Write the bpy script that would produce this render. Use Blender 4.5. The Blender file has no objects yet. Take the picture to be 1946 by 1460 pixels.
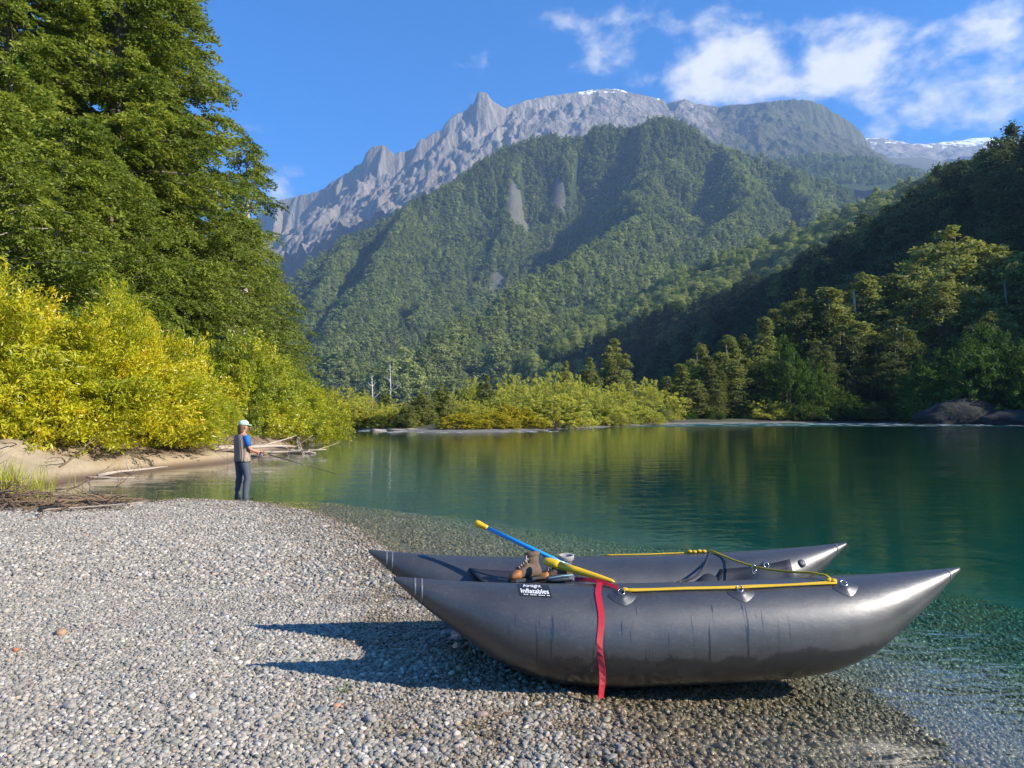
import bpy, bmesh, math, random
import numpy as np
from mathutils import Vector, Matrix

random.seed(7)
RNG = np.random.default_rng(11)
R = math.radians
S = bpy.context.scene
C = S.collection

# ------------------------------------------------------------------ camera
CAM_H, F_PX, PITCH = 1.65, 1405.0, R(2.28)
cd = bpy.data.cameras.new('camera'); cam = bpy.data.objects.new('camera', cd); C.objects.link(cam)
cd.sensor_width = 36; cd.lens = F_PX / 1946 * 36; cd.clip_start = .05; cd.clip_end = 40000
cam.location = (0, 0, CAM_H); cam.rotation_euler = (R(90) + PITCH, 0, 0)
S.camera = cam

# ------------------------------------------------------------------ light
HAZE = 8.2e-5
SUN_AZ, SUN_EL = R(109), R(31)        # azimuth clockwise from +Y
to_sun = Vector((math.sin(SUN_AZ) * math.cos(SUN_EL), math.cos(SUN_AZ) * math.cos(SUN_EL), math.sin(SUN_EL)))
sl = bpy.data.lights.new('sun', 'SUN'); sun = bpy.data.objects.new('sun', sl); C.objects.link(sun)
sl.energy = 5.0; sl.angle = R(.5); sl.color = (1, .93, .82)
sun.rotation_euler = (-to_sun).to_track_quat('-Z', 'Y').to_euler()

def world():
    w = bpy.data.worlds.new('World'); S.world = w; w.use_nodes = True
    nt = w.node_tree; nt.nodes.clear(); L = nt.links
    def n(t, **k):
        q = nt.nodes.new(t)
        for a, b in k.items(): setattr(q, a, b)
        return q
    sky = n('ShaderNodeTexSky', sky_type='NISHITA', sun_disc=False, sun_elevation=SUN_EL, sun_rotation=SUN_AZ,
            altitude=300, air_density=1.0, dust_density=.15, ozone_density=3.5)
    hs = n('ShaderNodeHueSaturation'); hs.inputs['Saturation'].default_value = 1.1
    tn = n('ShaderNodeMix', data_type='RGBA', blend_type='MULTIPLY'); tn.inputs['Factor'].default_value = 1; tn.inputs['B'].default_value = (.36, .78, 1.2, 1)
    L.new(sky.outputs[0], tn.inputs['A']); L.new(tn.outputs['Result'], hs.inputs['Color'])
    tc = n('ShaderNodeTexCoord'); d = tc.outputs['Generated']
    def math_(op, a, b=None, c=None, clamp=False):
        q = n('ShaderNodeMath', operation=op, use_clamp=clamp)
        for i, v in enumerate((a, b, c)):
            if v is None: continue
            if isinstance(v, (int, float)): q.inputs[i].default_value = v
            else: L.new(v, q.inputs[i])
        return q.outputs[0]
    mp = n('ShaderNodeMapping'); mp.inputs['Scale'].default_value = (1, 1, 1.5); L.new(d, mp.inputs[0])
    nz = n('ShaderNodeTexNoise'); nz.inputs['Scale'].default_value = 11; nz.inputs['Detail'].default_value = 7
    nz.inputs['Roughness'].default_value = .58; nz.inputs['Distortion'].default_value = .12; L.new(mp.outputs[0], nz.inputs['Vector'])
    lo = n('ShaderNodeTexNoise'); lo.inputs['Scale'].default_value = 2.1; lo.inputs['Detail'].default_value = 2; L.new(mp.outputs[0], lo.inputs['Vector'])
    def direc(u, v):
        a, b = (u - 973) / F_PX, (730 - v) / F_PX
        q = Vector((a, math.cos(PITCH) - b * math.sin(PITCH), math.sin(PITCH) + b * math.cos(PITCH))); return q.normalized()
    blobs = [(1150, 92, .075, 1.1), (1290, 150, .055, .62), (1385, 165, .075, .8), (1470, 110, .095, .95), (1560, 70, .06, .3), (1290, 30, .06, .35),
             (1400, 10, .07, .45), (1650, 135, .07, .72), (1760, 105, .085, .85), (1870, 60, .05, .35), (1890, 190, .07, 1.05), (1640, 50, .045, .6),
             (1930, 150, .06, .6), (1690, 245, .04, .3), (1890, 15, .06, .65), (510, 330, .032, .9), (540, 380, .025, .8), (930, 110, .07, .16)]
    tot = None
    for u, v, rad, s in blobs:
        c = direc(u, v)
        sb = n('ShaderNodeVectorMath', operation='SUBTRACT'); L.new(d, sb.inputs[0]); sb.inputs[1].default_value = c
        m2 = n('ShaderNodeVectorMath', operation='MULTIPLY'); L.new(sb.outputs[0], m2.inputs[0]); m2.inputs[1].default_value = (1, 1, 1.45)
        ln = n('ShaderNodeVectorMath', operation='LENGTH'); L.new(m2.outputs[0], ln.inputs[0])
        t = math_('DIVIDE', ln.outputs['Value'], rad * .85)
        t = math_('MULTIPLY', math_('POWER', 2.718, math_('MULTIPLY', math_('MULTIPLY', t, t), -1.0)), s)
        tot = t if tot is None else math_('ADD', tot, t)
    tot = math_('MINIMUM', tot, 1.15)
    wide = math_('MULTIPLY', math_('SUBTRACT', lo.outputs[0], .6), 1.6)
    wide = math_('MAXIMUM', wide, 0.0)
    dens = math_('ADD', math_('MULTIPLY', tot, .58), math_('ADD', math_('MULTIPLY', math_('SUBTRACT', nz.outputs[0], .5), 2.2), wide))
    mr = n('ShaderNodeMapRange', interpolation_type='SMOOTHSTEP'); L.new(dens, mr.inputs[0])
    mr.inputs[1].default_value = .33; mr.inputs[2].default_value = .95
    cov = math_('MULTIPLY', mr.outputs[0], .93)
    mix = n('ShaderNodeMix', data_type='RGBA'); L.new(cov, mix.inputs['Factor']); L.new(hs.outputs[0], mix.inputs['A'])
    mix.inputs['B'].default_value = (5.6, 5.6, 5.4, 1)
    bg = n('ShaderNodeBackground'); bg.inputs['Strength'].default_value = .093; L.new(mix.outputs['Result'], bg.inputs['Color'])
    w.cycles.sampling_method = 'MANUAL'; w.cycles.sample_map_resolution = 256
    o = n('ShaderNodeOutputWorld'); L.new(bg.outputs[0], o.inputs['Surface'])
world()
S.view_settings.view_transform = 'Standard'; S.view_settings.look = 'None'
S.view_settings.exposure = 1.1; S.view_settings.gamma = 1
S.cycles.max_bounces = 5; S.cycles.diffuse_bounces = 2; S.cycles.glossy_bounces = 3; S.cycles.transmission_bounces = 3
S.cycles.transparent_max_bounces = 16; S.cycles.volume_bounces = 0
S.cycles.use_denoising = True; S.cycles.caustics_reflective = False; S.cycles.caustics_refractive = False

def pix(u, v, Y):
    """world point at depth Y along the photograph's line of sight (u, v)"""
    a, b = (u - 973) / F_PX, (730 - v) / F_PX
    y = math.cos(PITCH) - b * math.sin(PITCH); z = math.sin(PITCH) + b * math.cos(PITCH)
    return Vector((a / y * Y, Y, CAM_H + z / y * Y))

# ------------------------------------------------------------------ helpers
def tag(o, label=None, cat=None, group=None, kind=None):
    if label: o['label'] = label
    if cat: o['category'] = cat
    if group: o['group'] = group
    if kind: o['kind'] = kind
    return o
def empty(name, loc=(0, 0, 0), rz=0.0, parent=None):
    o = bpy.data.objects.new(name, None); C.objects.link(o); o.location = loc; o.rotation_euler = (0, 0, rz)
    o.empty_display_size = .1
    if parent: o.parent = parent
    return o
def mesh_np(name, V, Fq, smooth=True, fattr=None, vattr=None):
    """mesh from numpy arrays: V (n,3), Fq (m,k)"""
    V = np.asarray(V, np.float32); Fq = np.asarray(Fq, np.int32); m, k = Fq.shape
    me = bpy.data.meshes.new(name); me.vertices.add(len(V)); me.vertices.foreach_set('co', V.ravel())
    me.loops.add(m * k); me.loops.foreach_set('vertex_index', Fq.ravel())
    me.polygons.add(m); me.polygons.foreach_set('loop_start', np.arange(0, m * k, k, dtype=np.int32))
    try: me.polygons.foreach_set('loop_total', np.full(m, k, np.int32))
    except Exception: pass
    for nm, arr in (fattr or {}).items():
        at = me.attributes.new(nm, 'FLOAT', 'FACE'); at.data.foreach_set('value', np.asarray(arr, np.float32))
    for nm, arr in (vattr or {}).items():
        at = me.attributes.new(nm, 'FLOAT', 'POINT'); at.data.foreach_set('value', np.asarray(arr, np.float32))
    me.update(calc_edges=True)
    me.polygons.foreach_set('use_smooth', np.full(m, smooth, bool))
    return me
def mob(name, me, mat=None, parent=None, loc=(0, 0, 0)):
    o = bpy.data.objects.new(name, me); C.objects.link(o); o.location = loc
    if mat and not me.materials: me.materials.append(mat)
    if parent: o.parent = parent
    return o
class MB:
    """collects quads; build() links them as ONE mesh object"""
    def __init__(s): s.v = []; s.f = []
    def add(s, vs, fs):
        b = len(s.v); s.v += [tuple(p) for p in vs]; s.f += [tuple(i + b for i in f) for f in fs]
    def tube(s, pts, rad, seg=6, cap=True, flat=1.0):
        pts = [Vector(p) for p in pts]; n = len(pts)
        if not hasattr(rad, '__len__'): rad = [rad] * n
        ref = None; rings = []
        for i, p in enumerate(pts):
            t = (pts[min(i + 1, n - 1)] - pts[max(i - 1, 0)])
            t = t.normalized() if t.length > 1e-9 else Vector((0, 0, 1))
            if ref is None: ref = t.orthogonal().normalized()
            ref = (ref - t * ref.dot(t)); ref = ref.normalized() if ref.length > 1e-6 else t.orthogonal().normalized()
            bn = t.cross(ref)
            rings.append([p + (ref * math.cos(2 * math.pi * k / seg) + bn * math.sin(2 * math.pi * k / seg) * flat) * rad[i] for k in range(seg)])
        s.loft(rings, cap)
    def loft(s, rings, cap=True):
        seg = len(rings[0]); vs = [p for r in rings for p in r]; fs = []
        for i in range(len(rings) - 1):
            for k in range(seg):
                a, b = i * seg + k, i * seg + (k + 1) % seg
                fs.append((a, b, b + seg, a + seg))
        if cap:
            fs.append(tuple(reversed(range(seg)))); fs.append(tuple(range(len(vs) - seg, len(vs))))
        s.add(vs, fs)
    def ell(s, c, rx, ry, rz, nu=12, nv=8, M=None, fn=None):
        rings = []
        for j in range(nv + 1):
            t = -math.pi / 2 + math.pi * j / nv; t = max(min(t, 1.52), -1.52)
            ring = []
            for k in range(nu):
                a = 2 * math.pi * k / nu
                d = Vector((math.cos(t) * math.cos(a), math.cos(t) * math.sin(a), math.sin(t)))
                q = Vector((d.x * rx, d.y * ry, d.z * rz)) * (fn(d) if fn else 1)
                if M: q = M @ q
                ring.append(Vector(c) + q)
            rings.append(ring)
        s.loft(rings)
    def box(s, c, sx, sy, sz, M=None):
        vs = []
        for x, y, z in ((-1, -1, -1), (1, -1, -1), (1, 1, -1), (-1, 1, -1), (-1, -1, 1), (1, -1, 1), (1, 1, 1), (-1, 1, 1)):
            q = Vector((x * sx / 2, y * sy / 2, z * sz / 2)); q = M @ q if M else q; vs.append(Vector(c) + q)
        s.add(vs, [(3, 2, 1, 0), (4, 5, 6, 7), (0, 1, 5, 4), (1, 2, 6, 5), (2, 3, 7, 6), (3, 0, 4, 7)])
    def mesh(s, name, smooth=True):
        me = bpy.data.meshes.new(name); me.from_pydata(s.v, [], s.f); me.update()
        me.polygons.foreach_set('use_smooth', np.full(len(s.f), smooth, bool)); return me
    def build(s, name, mat=None, parent=None, smooth=True, loc=(0, 0, 0)):
        return mob(name, s.mesh(name, smooth), mat, parent, loc)
def sub(o, lv=1, bevel=0):
    if bevel:
        b = o.modifiers.new('b', 'BEVEL'); b.width = bevel; b.segments = 2; b.limit_method = 'ANGLE'; b.angle_limit = R(35)
    if lv:
        m = o.modifiers.new('s', 'SUBSURF'); m.levels = m.render_levels = lv
    return o

# ---- noise
_perm = np.random.default_rng(3).permutation(256); _perm = np.concatenate([_perm, _perm, _perm])
_ga = np.random.default_rng(5).uniform(0, 2 * np.pi, 256); _gx, _gy = np.cos(_ga), np.sin(_ga)
def perlin(x, y):
    x = np.asarray(x, float); y = np.asarray(y, float)
    xi = np.floor(x).astype(int); yi = np.floor(y).astype(int); fx = x - xi; fy = y - yi; xi &= 255; yi &= 255
    u = fx * fx * fx * (fx * (fx * 6 - 15) + 10); v = fy * fy * fy * (fy * (fy * 6 - 15) + 10)
    def g(a, b, dx, dy):
        h = _perm[_perm[a] + b]; return _gx[h] * dx + _gy[h] * dy
    n00 = g(xi, yi, fx, fy); n10 = g(xi + 1, yi, fx - 1, fy); n01 = g(xi, yi + 1, fx, fy - 1); n11 = g(xi + 1, yi + 1, fx - 1, fy - 1)
    a = n00 + u * (n10 - n00); b = n01 + u * (n11 - n01)
    return (a + v * (b - a)) * 1.5
def fbm(x, y, o=4, gain=.5):
    s = 0; a = 1; t = 0
    for i in range(o):
        s = s + a * perlin(x * 2 ** i + 17.3 * i, y * 2 ** i - 9.1 * i); t += a; a *= gain
    return s / t
def ridged(x, y, o=4):
    s = 0; a = 1; t = 0
    for i in range(o):
        s = s + a * (1 - np.abs(perlin(x * 2 ** i + 31.7 * i, y * 2 ** i + 5.3 * i)) * 1.6); t += a; a *= .5
    return s / t
def sstep(a, b, x):
    t = np.clip((x - a) / (b - a), 0, 1); return t * t * (3 - 2 * t)
def sdpoly(P, x, y):
    """signed distance, positive inside polygon P"""
    d = np.full(np.shape(x), 1e18); ins = np.zeros(np.shape(x), bool)
    n = len(P)
    for i in range(n):
        ax, ay = P[i]; bx, by = P[(i + 1) % n]; ex, ey = bx - ax, by - ay
        t = np.clip(((x - ax) * ex + (y - ay) * ey) / (ex * ex + ey * ey), 0, 1)
        d = np.minimum(d, (x - ax - t * ex) ** 2 + (y - ay - t * ey) ** 2)
        c = ((ay > y) != (by > y))
        xx = ax + (y - ay) / (ey if abs(ey) > 1e-9 else 1e-9) * ex
        ins ^= c & (x < xx)
    return np.sqrt(d) * np.where(ins, 1, -1)

# ---- materials
class Mat:
    def __init__(s, name):
        s.m = bpy.data.materials.new(name); s.m.use_nodes = True; s.t = s.m.node_tree; s.t.nodes.clear()
        s.out = s.t.nodes.new('ShaderNodeOutputMaterial')
    def n(s, typ, inp=None, **k):
        q = s.t.nodes.new(typ)
        for a, b in k.items(): setattr(q, a, b)
        for a, b in (inp or {}).items(): s.set(q.inputs[a], b)
        return q
    def set(s, sock, v):
        if isinstance(v, bpy.types.NodeSocket): s.t.links.new(v, sock)
        elif isinstance(v, bpy.types.Node): s.t.links.new(v.outputs[0], sock)
        else:
            if isinstance(v, tuple) and len(v) == 3 and sock.type == 'RGBA': v = v + (1,)
            sock.default_value = v
    def noise(s, vec, scale, detail=4, rough=.55, dist=0):
        return s.n('ShaderNodeTexNoise', {'Vector': vec, 'Scale': scale, 'Detail': detail, 'Roughness': rough, 'Distortion': dist}).outputs[0]
    def mth(s, op, a, b=0.0, clamp=False):
        q = s.n('ShaderNodeMath', operation=op, use_clamp=clamp); s.set(q.inputs[0], a); s.set(q.inputs[1], b); return q.outputs[0]
    def mix(s, f, a, b, blend='MIX'):
        q = s.n('ShaderNodeMix', data_type='RGBA', blend_type=blend)
        s.set(q.inputs['Factor'], f); s.set(q.inputs['A'], a); s.set(q.inputs['B'], b); return q.outputs['Result']
    def ramp(s, f, stops):
        q = s.n('ShaderNodeValToRGB'); s.set(q.inputs[0], f); e = q.color_ramp.elements
        while len(e) < len(stops): e.new(.5)
        for el, (p, c) in zip(e, stops): el.position = p; el.color = tuple(c) + (1,) if len(c) == 3 else c
        return q.outputs[0]
    def rng(s, v, a, b, c=0., d=1., smooth=True):
        q = s.n('ShaderNodeMapRange', interpolation_type='SMOOTHSTEP' if smooth else 'LINEAR'); s.set(q.inputs[0], v)
        for i, x in enumerate((a, b, c, d)): s.set(q.inputs[i + 1], x)
        return q.outputs[0]
    def obj(s): return s.n('ShaderNodeTexCoord').outputs['Object']
    def pos(s): return s.n('ShaderNodeNewGeometry').outputs['Position']
    def sca(s, v, sc): return s.n('ShaderNodeMapping', {'Vector': v, 'Scale': sc}).outputs[0]
    def sep(s, v): return s.n('ShaderNodeSeparateXYZ', {0: v}).outputs
    def attr(s, name, typ='GEOMETRY'): return s.n('ShaderNodeAttribute', attribute_name=name, attribute_type=typ)
    def bump(s, h, strength=.3, dist=.02, nrm=None):
        q = s.n('ShaderNodeBump', {'Height': h, 'Strength': strength, 'Distance': dist})
        if nrm is not None: s.set(q.inputs['Normal'], nrm)
        return q.outputs[0]
    def pbr(s, col, rough=.6, normal=None, **k):
        q = s.n('ShaderNodeBsdfPrincipled', {'Base Color': col, 'Roughness': rough})
        if normal is not None: s.set(q.inputs['Normal'], normal)
        for a, b in k.items(): s.set(q.inputs[a.replace('_', ' ')], b)
        s.t.links.new(q.outputs[0], s.out.inputs['Surface']); return q
def simple(name, col, rough=.6, var=.25, scale=30, bump=.15, **k):
    m = Mat(name); v = m.noise(m.obj(), scale, 5)
    c = m.mix(v, tuple(x * (1 - var) for x in col), tuple(min(1, x * (1 + var)) for x in col))
    m.pbr(c, rough, m.bump(v, bump, .01), **k); return m.m
def leaf_mat(name, stops, transl=.32, src='GEOMETRY', rough=.5, spec=.3):
    m = Mat(name); t = m.attr('tint', src); f = t.outputs['Fac']
    oi = m.n('ShaderNodeObjectInfo').outputs['Random']
    f = m.mth('ADD', f, m.mth('MULTIPLY', m.mth('SUBTRACT', oi, .5), .12))
    c = m.ramp(f, stops)
    p = m.n('ShaderNodeBsdfPrincipled', {'Base Color': c, 'Roughness': rough, 'Specular IOR Level': spec})
    tr = m.n('ShaderNodeBsdfTranslucent', {'Color': m.mix(.5, c, (1.0, .95, .25), 'MULTIPLY')})
    ms = m.n('ShaderNodeMixShader', {0: transl}); m.set(ms.inputs[1], p); m.set(ms.inputs[2], tr)
    m.t.links.new(ms.outputs[0], m.out.inputs['Surface']); return m.m

# ------------------------------------------------------------------ ground
BAR = [(1.05, 1.5), (.72, 3.3), (.45, 4.15), (.10, 4.75), (-.36, 5.7), (-.85, 7.2), (-1.64, 9.1), (-2.4, 10.8), (-3.3, 12.3), (-4.1, 13.2), (-4.9, 13.75),
       (-5.7, 14.15), (-6.4, 14.25), (-7.0, 13.9), (-7.6, 13.35), (-8.6, 13.0), (-10.5, 13.2), (-14, 13), (-30, 10), (-30, -40), (4, -40), (3.2, -12)]
LEFT = [(-8.6, 13.3), (-9.5, 14.6), (-10.2, 16.4), (-10.6, 18.0), (-10.6, 19.8), (-10.1, 22.3), (-9.5, 25), (-9.6, 28), (-10.1, 31.5), (-10.9, 37), (-11.6, 43),
        (-13, 51), (-15, 58), (-18, 62), (-30, 67), (-70, 76), (-200, 100), (-600, 160), (-9000, 400), (-9000, -3000), (-30, -3000), (-12, 12)]
FAR = [(-9000, 470), (-600, 190), (-200, 122), (-70, 93), (-30, 82), (-17, 79), (-12.5, 73), (-8, 66), (-4, 64), (0, 68), (4, 76), (8, 83), (13, 93), (19, 104), (26, 115),
       (40, 127), (60, 134), (76, 124), (90, 108), (106, 84), (124, 52), (142, 10), (160, -60), (180, -3000), (9000, -3000), (9000, 15000), (-9000, 15000)]
def G(x, y):
    x = np.asarray(x, float); y = np.asarray(y, float)
    wob = .12 * fbm(x * .9, y * .9, 3) + .5 * sstep(20, 60, y) * fbm(x * .15, y * .15, 3)
    b = sdpoly(BAR, x, y) + wob; l = sdpoly(LEFT, x, y) + wob * 1.5; f = sdpoly(FAR, x, y) + wob * 3
    d = np.maximum(np.maximum(b, l), f)
    bar = np.where(b > 0, .30 * (1 - np.exp(-np.abs(b * .13) ** 1.35)), -9)
    lft = np.where(l > 0, .75 * sstep(0.0, 2.6, l) + .25 * sstep(0, .6, l) * sstep(12, 20, y) + 2.5 * sstep(3, 30, l) + .03 * np.clip(l - 30, 0, 2000), -9)
    lowbar = sstep(3, 8, f)
    fr = np.where(f > 0, .16 * sstep(0, 2, f) + .5 * lowbar + 2.2 * sstep(8, 80, f), -9)
    o = -d
    bed = -(.085 * np.clip(o, 0, 1.6) + .18 * np.clip(o - 1.6, 0, 4.6) + .035 * sstep(0, .5, o) + 1.5 * sstep(5, 18, o))
    lft = lft + np.where((l > .2) & (y < 60), sstep(.3, 1.6, l) * (.22 * fbm(x * .9, y * .9, 4) + .05 * fbm(x * 4.5, y * 4.5, 3)), 0)
    z = np.where(d > 0, np.maximum(np.maximum(bar, lft), fr), bed)
    near = sstep(60, 20, np.hypot(x, y - 8))
    z = z + near * (.035 * fbm(x * .7, y * .7, 3) * sstep(.1, 1.5, np.abs(d)) + .012 * fbm(x * 4, y * 4, 2))
    return z
def axis(segs):
    out = []
    for a, b, s0, s1 in segs:
        p = a
        while p < b - 1e-6:
            out.append(p); t = (p - a) / (b - a); p += s0 * (s1 / s0) ** t
    out.append(segs[-1][1]); return np.array(out)
gx = axis([(-9000, -300, 1500, 40), (-300, -60, 40, 4), (-60, -16, 4, .5), (-16, -9, .3, .13), (-9, 4, .11, .11), (4, 20, .15, .8), (20, 130, 1.2, 1.8), (130, 9000, 4, 1500)])
gy = axis([(-3000, -20, 500, 5), (-20, 1, 3, .5), (1, 16, .11, .11), (16, 45, .15, .5), (45, 61, .6, .8)])
def ground_grid(gx, gy):
    X, Y = np.meshgrid(gx, gy); Z = G(X, Y); n, m_ = len(gx), len(gy); ii = np.arange(n * m_).reshape(m_, n)
    q = np.stack([ii[:-1, :-1], ii[:-1, 1:], ii[1:, 1:], ii[1:, :-1]], -1).reshape(-1, 4)
    return np.stack([X, Y, Z], -1).reshape(-1, 3), q
V1, q1 = ground_grid(gx, gy)
V2, q2 = ground_grid(axis([(-9000, -300, 1500, 40), (-300, -60, 40, 3), (-60, 130, 1.1, 1.1), (130, 9000, 4, 1500)]), axis([(61, 150, .8, 1.2), (150, 400, 2, 25), (400, 14000, 30, 1600)]))
V = np.concatenate([V1, V2]); quads = np.concatenate([q1, q2 + len(V1)])
cx = V[quads].mean(1)
lsd = sdpoly(LEFT, V[:, 0], V[:, 1]); bsd = sdpoly(BAR, V[:, 0], V[:, 1])
wob1 = .35 * fbm(V[:, 0] * .8, V[:, 1] * .8, 3)
sandy = sstep(24, 18, V[:, 1])
sand = sstep(-.6, .3, lsd + wob1) * sstep(.9, -.3, bsd + wob1) * sstep(70, 40, V[:, 1])
litter = np.maximum(sstep(1.9, 3.2, lsd + wob1 * 2), (1 - sandy) * sstep(.35, 1.1, lsd + wob1))
fsd = sdpoly(FAR, V[:, 0], V[:, 1]); soil = sstep(1.5, 4, fsd)

def ground_material():
    m = Mat('gravel and bank ground'); P = m.pos(); z = m.sep(P)[2]
    vo = m.n('ShaderNodeTexVoronoi', {'Vector': P, 'Scale': 46.0, 'Randomness': 1.0})
    vo2 = m.n('ShaderNodeTexVoronoi', {'Vector': P, 'Scale': 19.0, 'Randomness': 1.0})
    rnd = m.sep(vo.outputs['Color'])
    pal = [(0, (.10, .10, .09)), (.25, (.19, .18, .16)), (.5, (.30, .28, .25)), (.72, (.40, .36, .31)), (.86, (.32, .21, .14)), (1, (.62, .60, .56))]
    grav = m.ramp(rnd[0], pal)
    grav = m.mix(m.rng(vo.outputs['Distance'], .25, .75), grav, (.07, .06, .05))
    big = m.noise(P, 1.3, 5)
    grav = m.mix(m.rng(big, .35, .7, 0, .35), grav, (.22, .20, .16))
    sandc = m.mix(m.noise(P, 9, 6), (.30, .22, .13), (.50, .40, .26))
    sandc = m.mix(m.rng(z, .02, .24), (.13, .08, .045), sandc)        # damp sand by the water
    lit = m.mix(m.noise(P, 14, 6), (.06, .04, .022), (.26, .17, .095))
    soil = m.mix(m.noise(P, .6, 6), (.035, .04, .018), (.10, .09, .045))
    c = m.mix(m.attr('sand').outputs['Fac'], grav, sandc)
    c = m.mix(m.mth('MULTIPLY', m.attr('litter').outputs['Fac'], m.rng(m.noise(P, 1.6, 6, .7), .22, .5)), c, lit)
    c = m.mix(m.attr('soil').outputs['Fac'], c, soil)
    wet = m.rng(m.mth('ADD', z, m.mth('MULTIPLY', m.mth('SUBTRACT', big, .5), .03)), -.01, .022, 1, 0)
    c = m.mix(m.mth('MULTIPLY', wet, .3), c, m.mix(1.0, c, (.42, .36, .26), 'MULTIPLY'))
    h = m.mth('ADD', m.mth('MULTIPLY', vo.outputs['Distance'], -1.0), m.mth('MULTIPLY', vo2.outputs['Distance'], -.8))
    b = m.bump(h, .7, .016)
    m.pbr(c, m.rng(wet, 0, 1, .85, .45), b)
    return m.m
MAT_GROUND = ground_material()
fx_, fy_ = cx[:, 0], cx[:, 1]
fl = sdpoly(LEFT, fx_, fy_); ff = sdpoly(FAR, fx_, fy_); fb = sdpoly(BAR, fx_, fy_)
zone = np.where(ff > 2, 2, np.where((fl > -.3) & (fb < .3), 1, 0))
for k, nm in ((0, 'gravel_bar'), (1, 'sand_bank'), (2, 'valley_floor')):
    q = quads[zone == k]; used = np.unique(q); rm = np.zeros(len(V), int); rm[used] = np.arange(len(used))
    me = mesh_np(nm, V[used], rm[q], True, None, {'sand': sand[used], 'litter': litter[used], 'soil': soil[used]})
    o = mob(nm, me, MAT_GROUND); tag(o, kind='structure')
    if k == 0: gravel_bar = o
    if k == 1: sand_bank = o

# ------------------------------------------------------------------ river
def water_material():
    m = Mat('clear green river water'); P = m.pos(); xyz = m.sep(P)
    far = m.rng(xyz[1], 60, 105)
    a = m.noise(m.sca(P, (.55, 1.0, 1)), 1.6, 3, .55, .6)           # slow swell
    b = m.noise(m.sca(P, (.7, 1.3, 1)), 7.5, 3, .55, .4)            # ripples
    patch = m.rng(m.noise(m.sca(P, (.25, .6, 1)), .35, 3), .42, .72)
    right = m.rng(m.mth('SUBTRACT', xyz[0], m.mth('MULTIPLY', xyz[1], .3)), -1, 6, .22, 1)
    h = m.mth('ADD', m.mth('MULTIPLY', a, .014), m.mth('MULTIPLY', m.mth('MULTIPLY', b, m.mth('ADD', m.mth('MULTIPLY', patch, .011), .003)), right))
    rif = m.noise(m.sca(P, (.5, 1.2, 1)), 1.1, 5, .65)
    band = m.mth('MULTIPLY', m.rng(xyz[1], 88, 108), m.rng(xyz[0], -30, 10, .6, 1))
    h = m.mth('ADD', h, m.mth('MULTIPLY', rif, m.mth('MULTIPLY', band, 1.3)))
    nrm = m.bump(h, 1.0, 1.0)
    dt = m.n('ShaderNodeVectorMath', operation='DOT_PRODUCT'); m.set(dt.inputs[0], nrm); m.set(dt.inputs[1], m.n('ShaderNodeNewGeometry').outputs['Incoming'])
    inv = m.mth('SUBTRACT', 1.0, m.mth('ABSOLUTE', dt.outputs['Value']), True)
    fr = m.n('ShaderNodeMath', operation='MULTIPLY_ADD'); m.set(fr.inputs[0], m.mth('POWER', inv, 5.0)); fr.inputs[1].default_value = .98; fr.inputs[2].default_value = .02
    gl = m.n('ShaderNodeBsdfGlossy', {'Color': (1, 1, 1), 'Roughness': .035}); m.set(gl.inputs['Normal'], nrm)
    tr = m.n('ShaderNodeBsdfTransparent', {'Color': (1, 1, 1)})
    ms = m.n('ShaderNodeMixShader', {0: fr.outputs[0]}); m.set(ms.inputs[1], tr); m.set(ms.inputs[2], gl)
    m.t.links.new(ms.outputs[0], m.out.inputs['Surface'])
    ab = m.n('ShaderNodeVolumeAbsorption', {'Color': (.08, .76, .72), 'Density': .27})
    sc = m.n('ShaderNodeVolumeScatter', {'Color': (.12, .85, .62), 'Density': .008, 'Anisotropy': .2})
    ad = m.n('ShaderNodeAddShader'); m.set(ad.inputs[0], ab); m.set(ad.inputs[1], sc)
    m.t.links.new(ad.outputs[0], m.out.inputs['Volume'])
    return m.m
b = MB(); b.box((-60, 60, -2.0), 640, 500, 4.0)
river = tag(b.build('river', water_material(), smooth=False), kind='structure')

# ------------------------------------------------------------------ mountains
def skel(x, y, ridges):
    """height = highest of the ridge lines after falling away from each; also distance to the winning line"""
    H = np.full(x.shape, -1e9); D = np.zeros(x.shape)
    for pts, s0, s1, d0 in ridges:
        for i in range(len(pts) - 1):
            ax, ay, az = pts[i]; bx, by, bz = pts[i + 1]; ex, ey = bx - ax, by - ay
            t = np.clip(((x - ax) * ex + (y - ay) * ey) / (ex * ex + ey * ey + 1e-9), 0, 1)
            d = np.hypot(x - ax - t * ex, y - ay - t * ey)
            h = az + t * (bz - az) - (np.minimum(d, d0) * s0 + np.maximum(d - d0, 0) * s1)
            w = h > H; H = np.where(w, h, H); D = np.where(w, d, D)
    return H, D
def px(*pts): return [tuple(pix(u, v, d)) for u, v, d in pts]
def pxz(dz, *pts): return [(p.x, p.y, p.z + dz) for p in (pix(u, v, d) for u, v, d in pts)]

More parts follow.
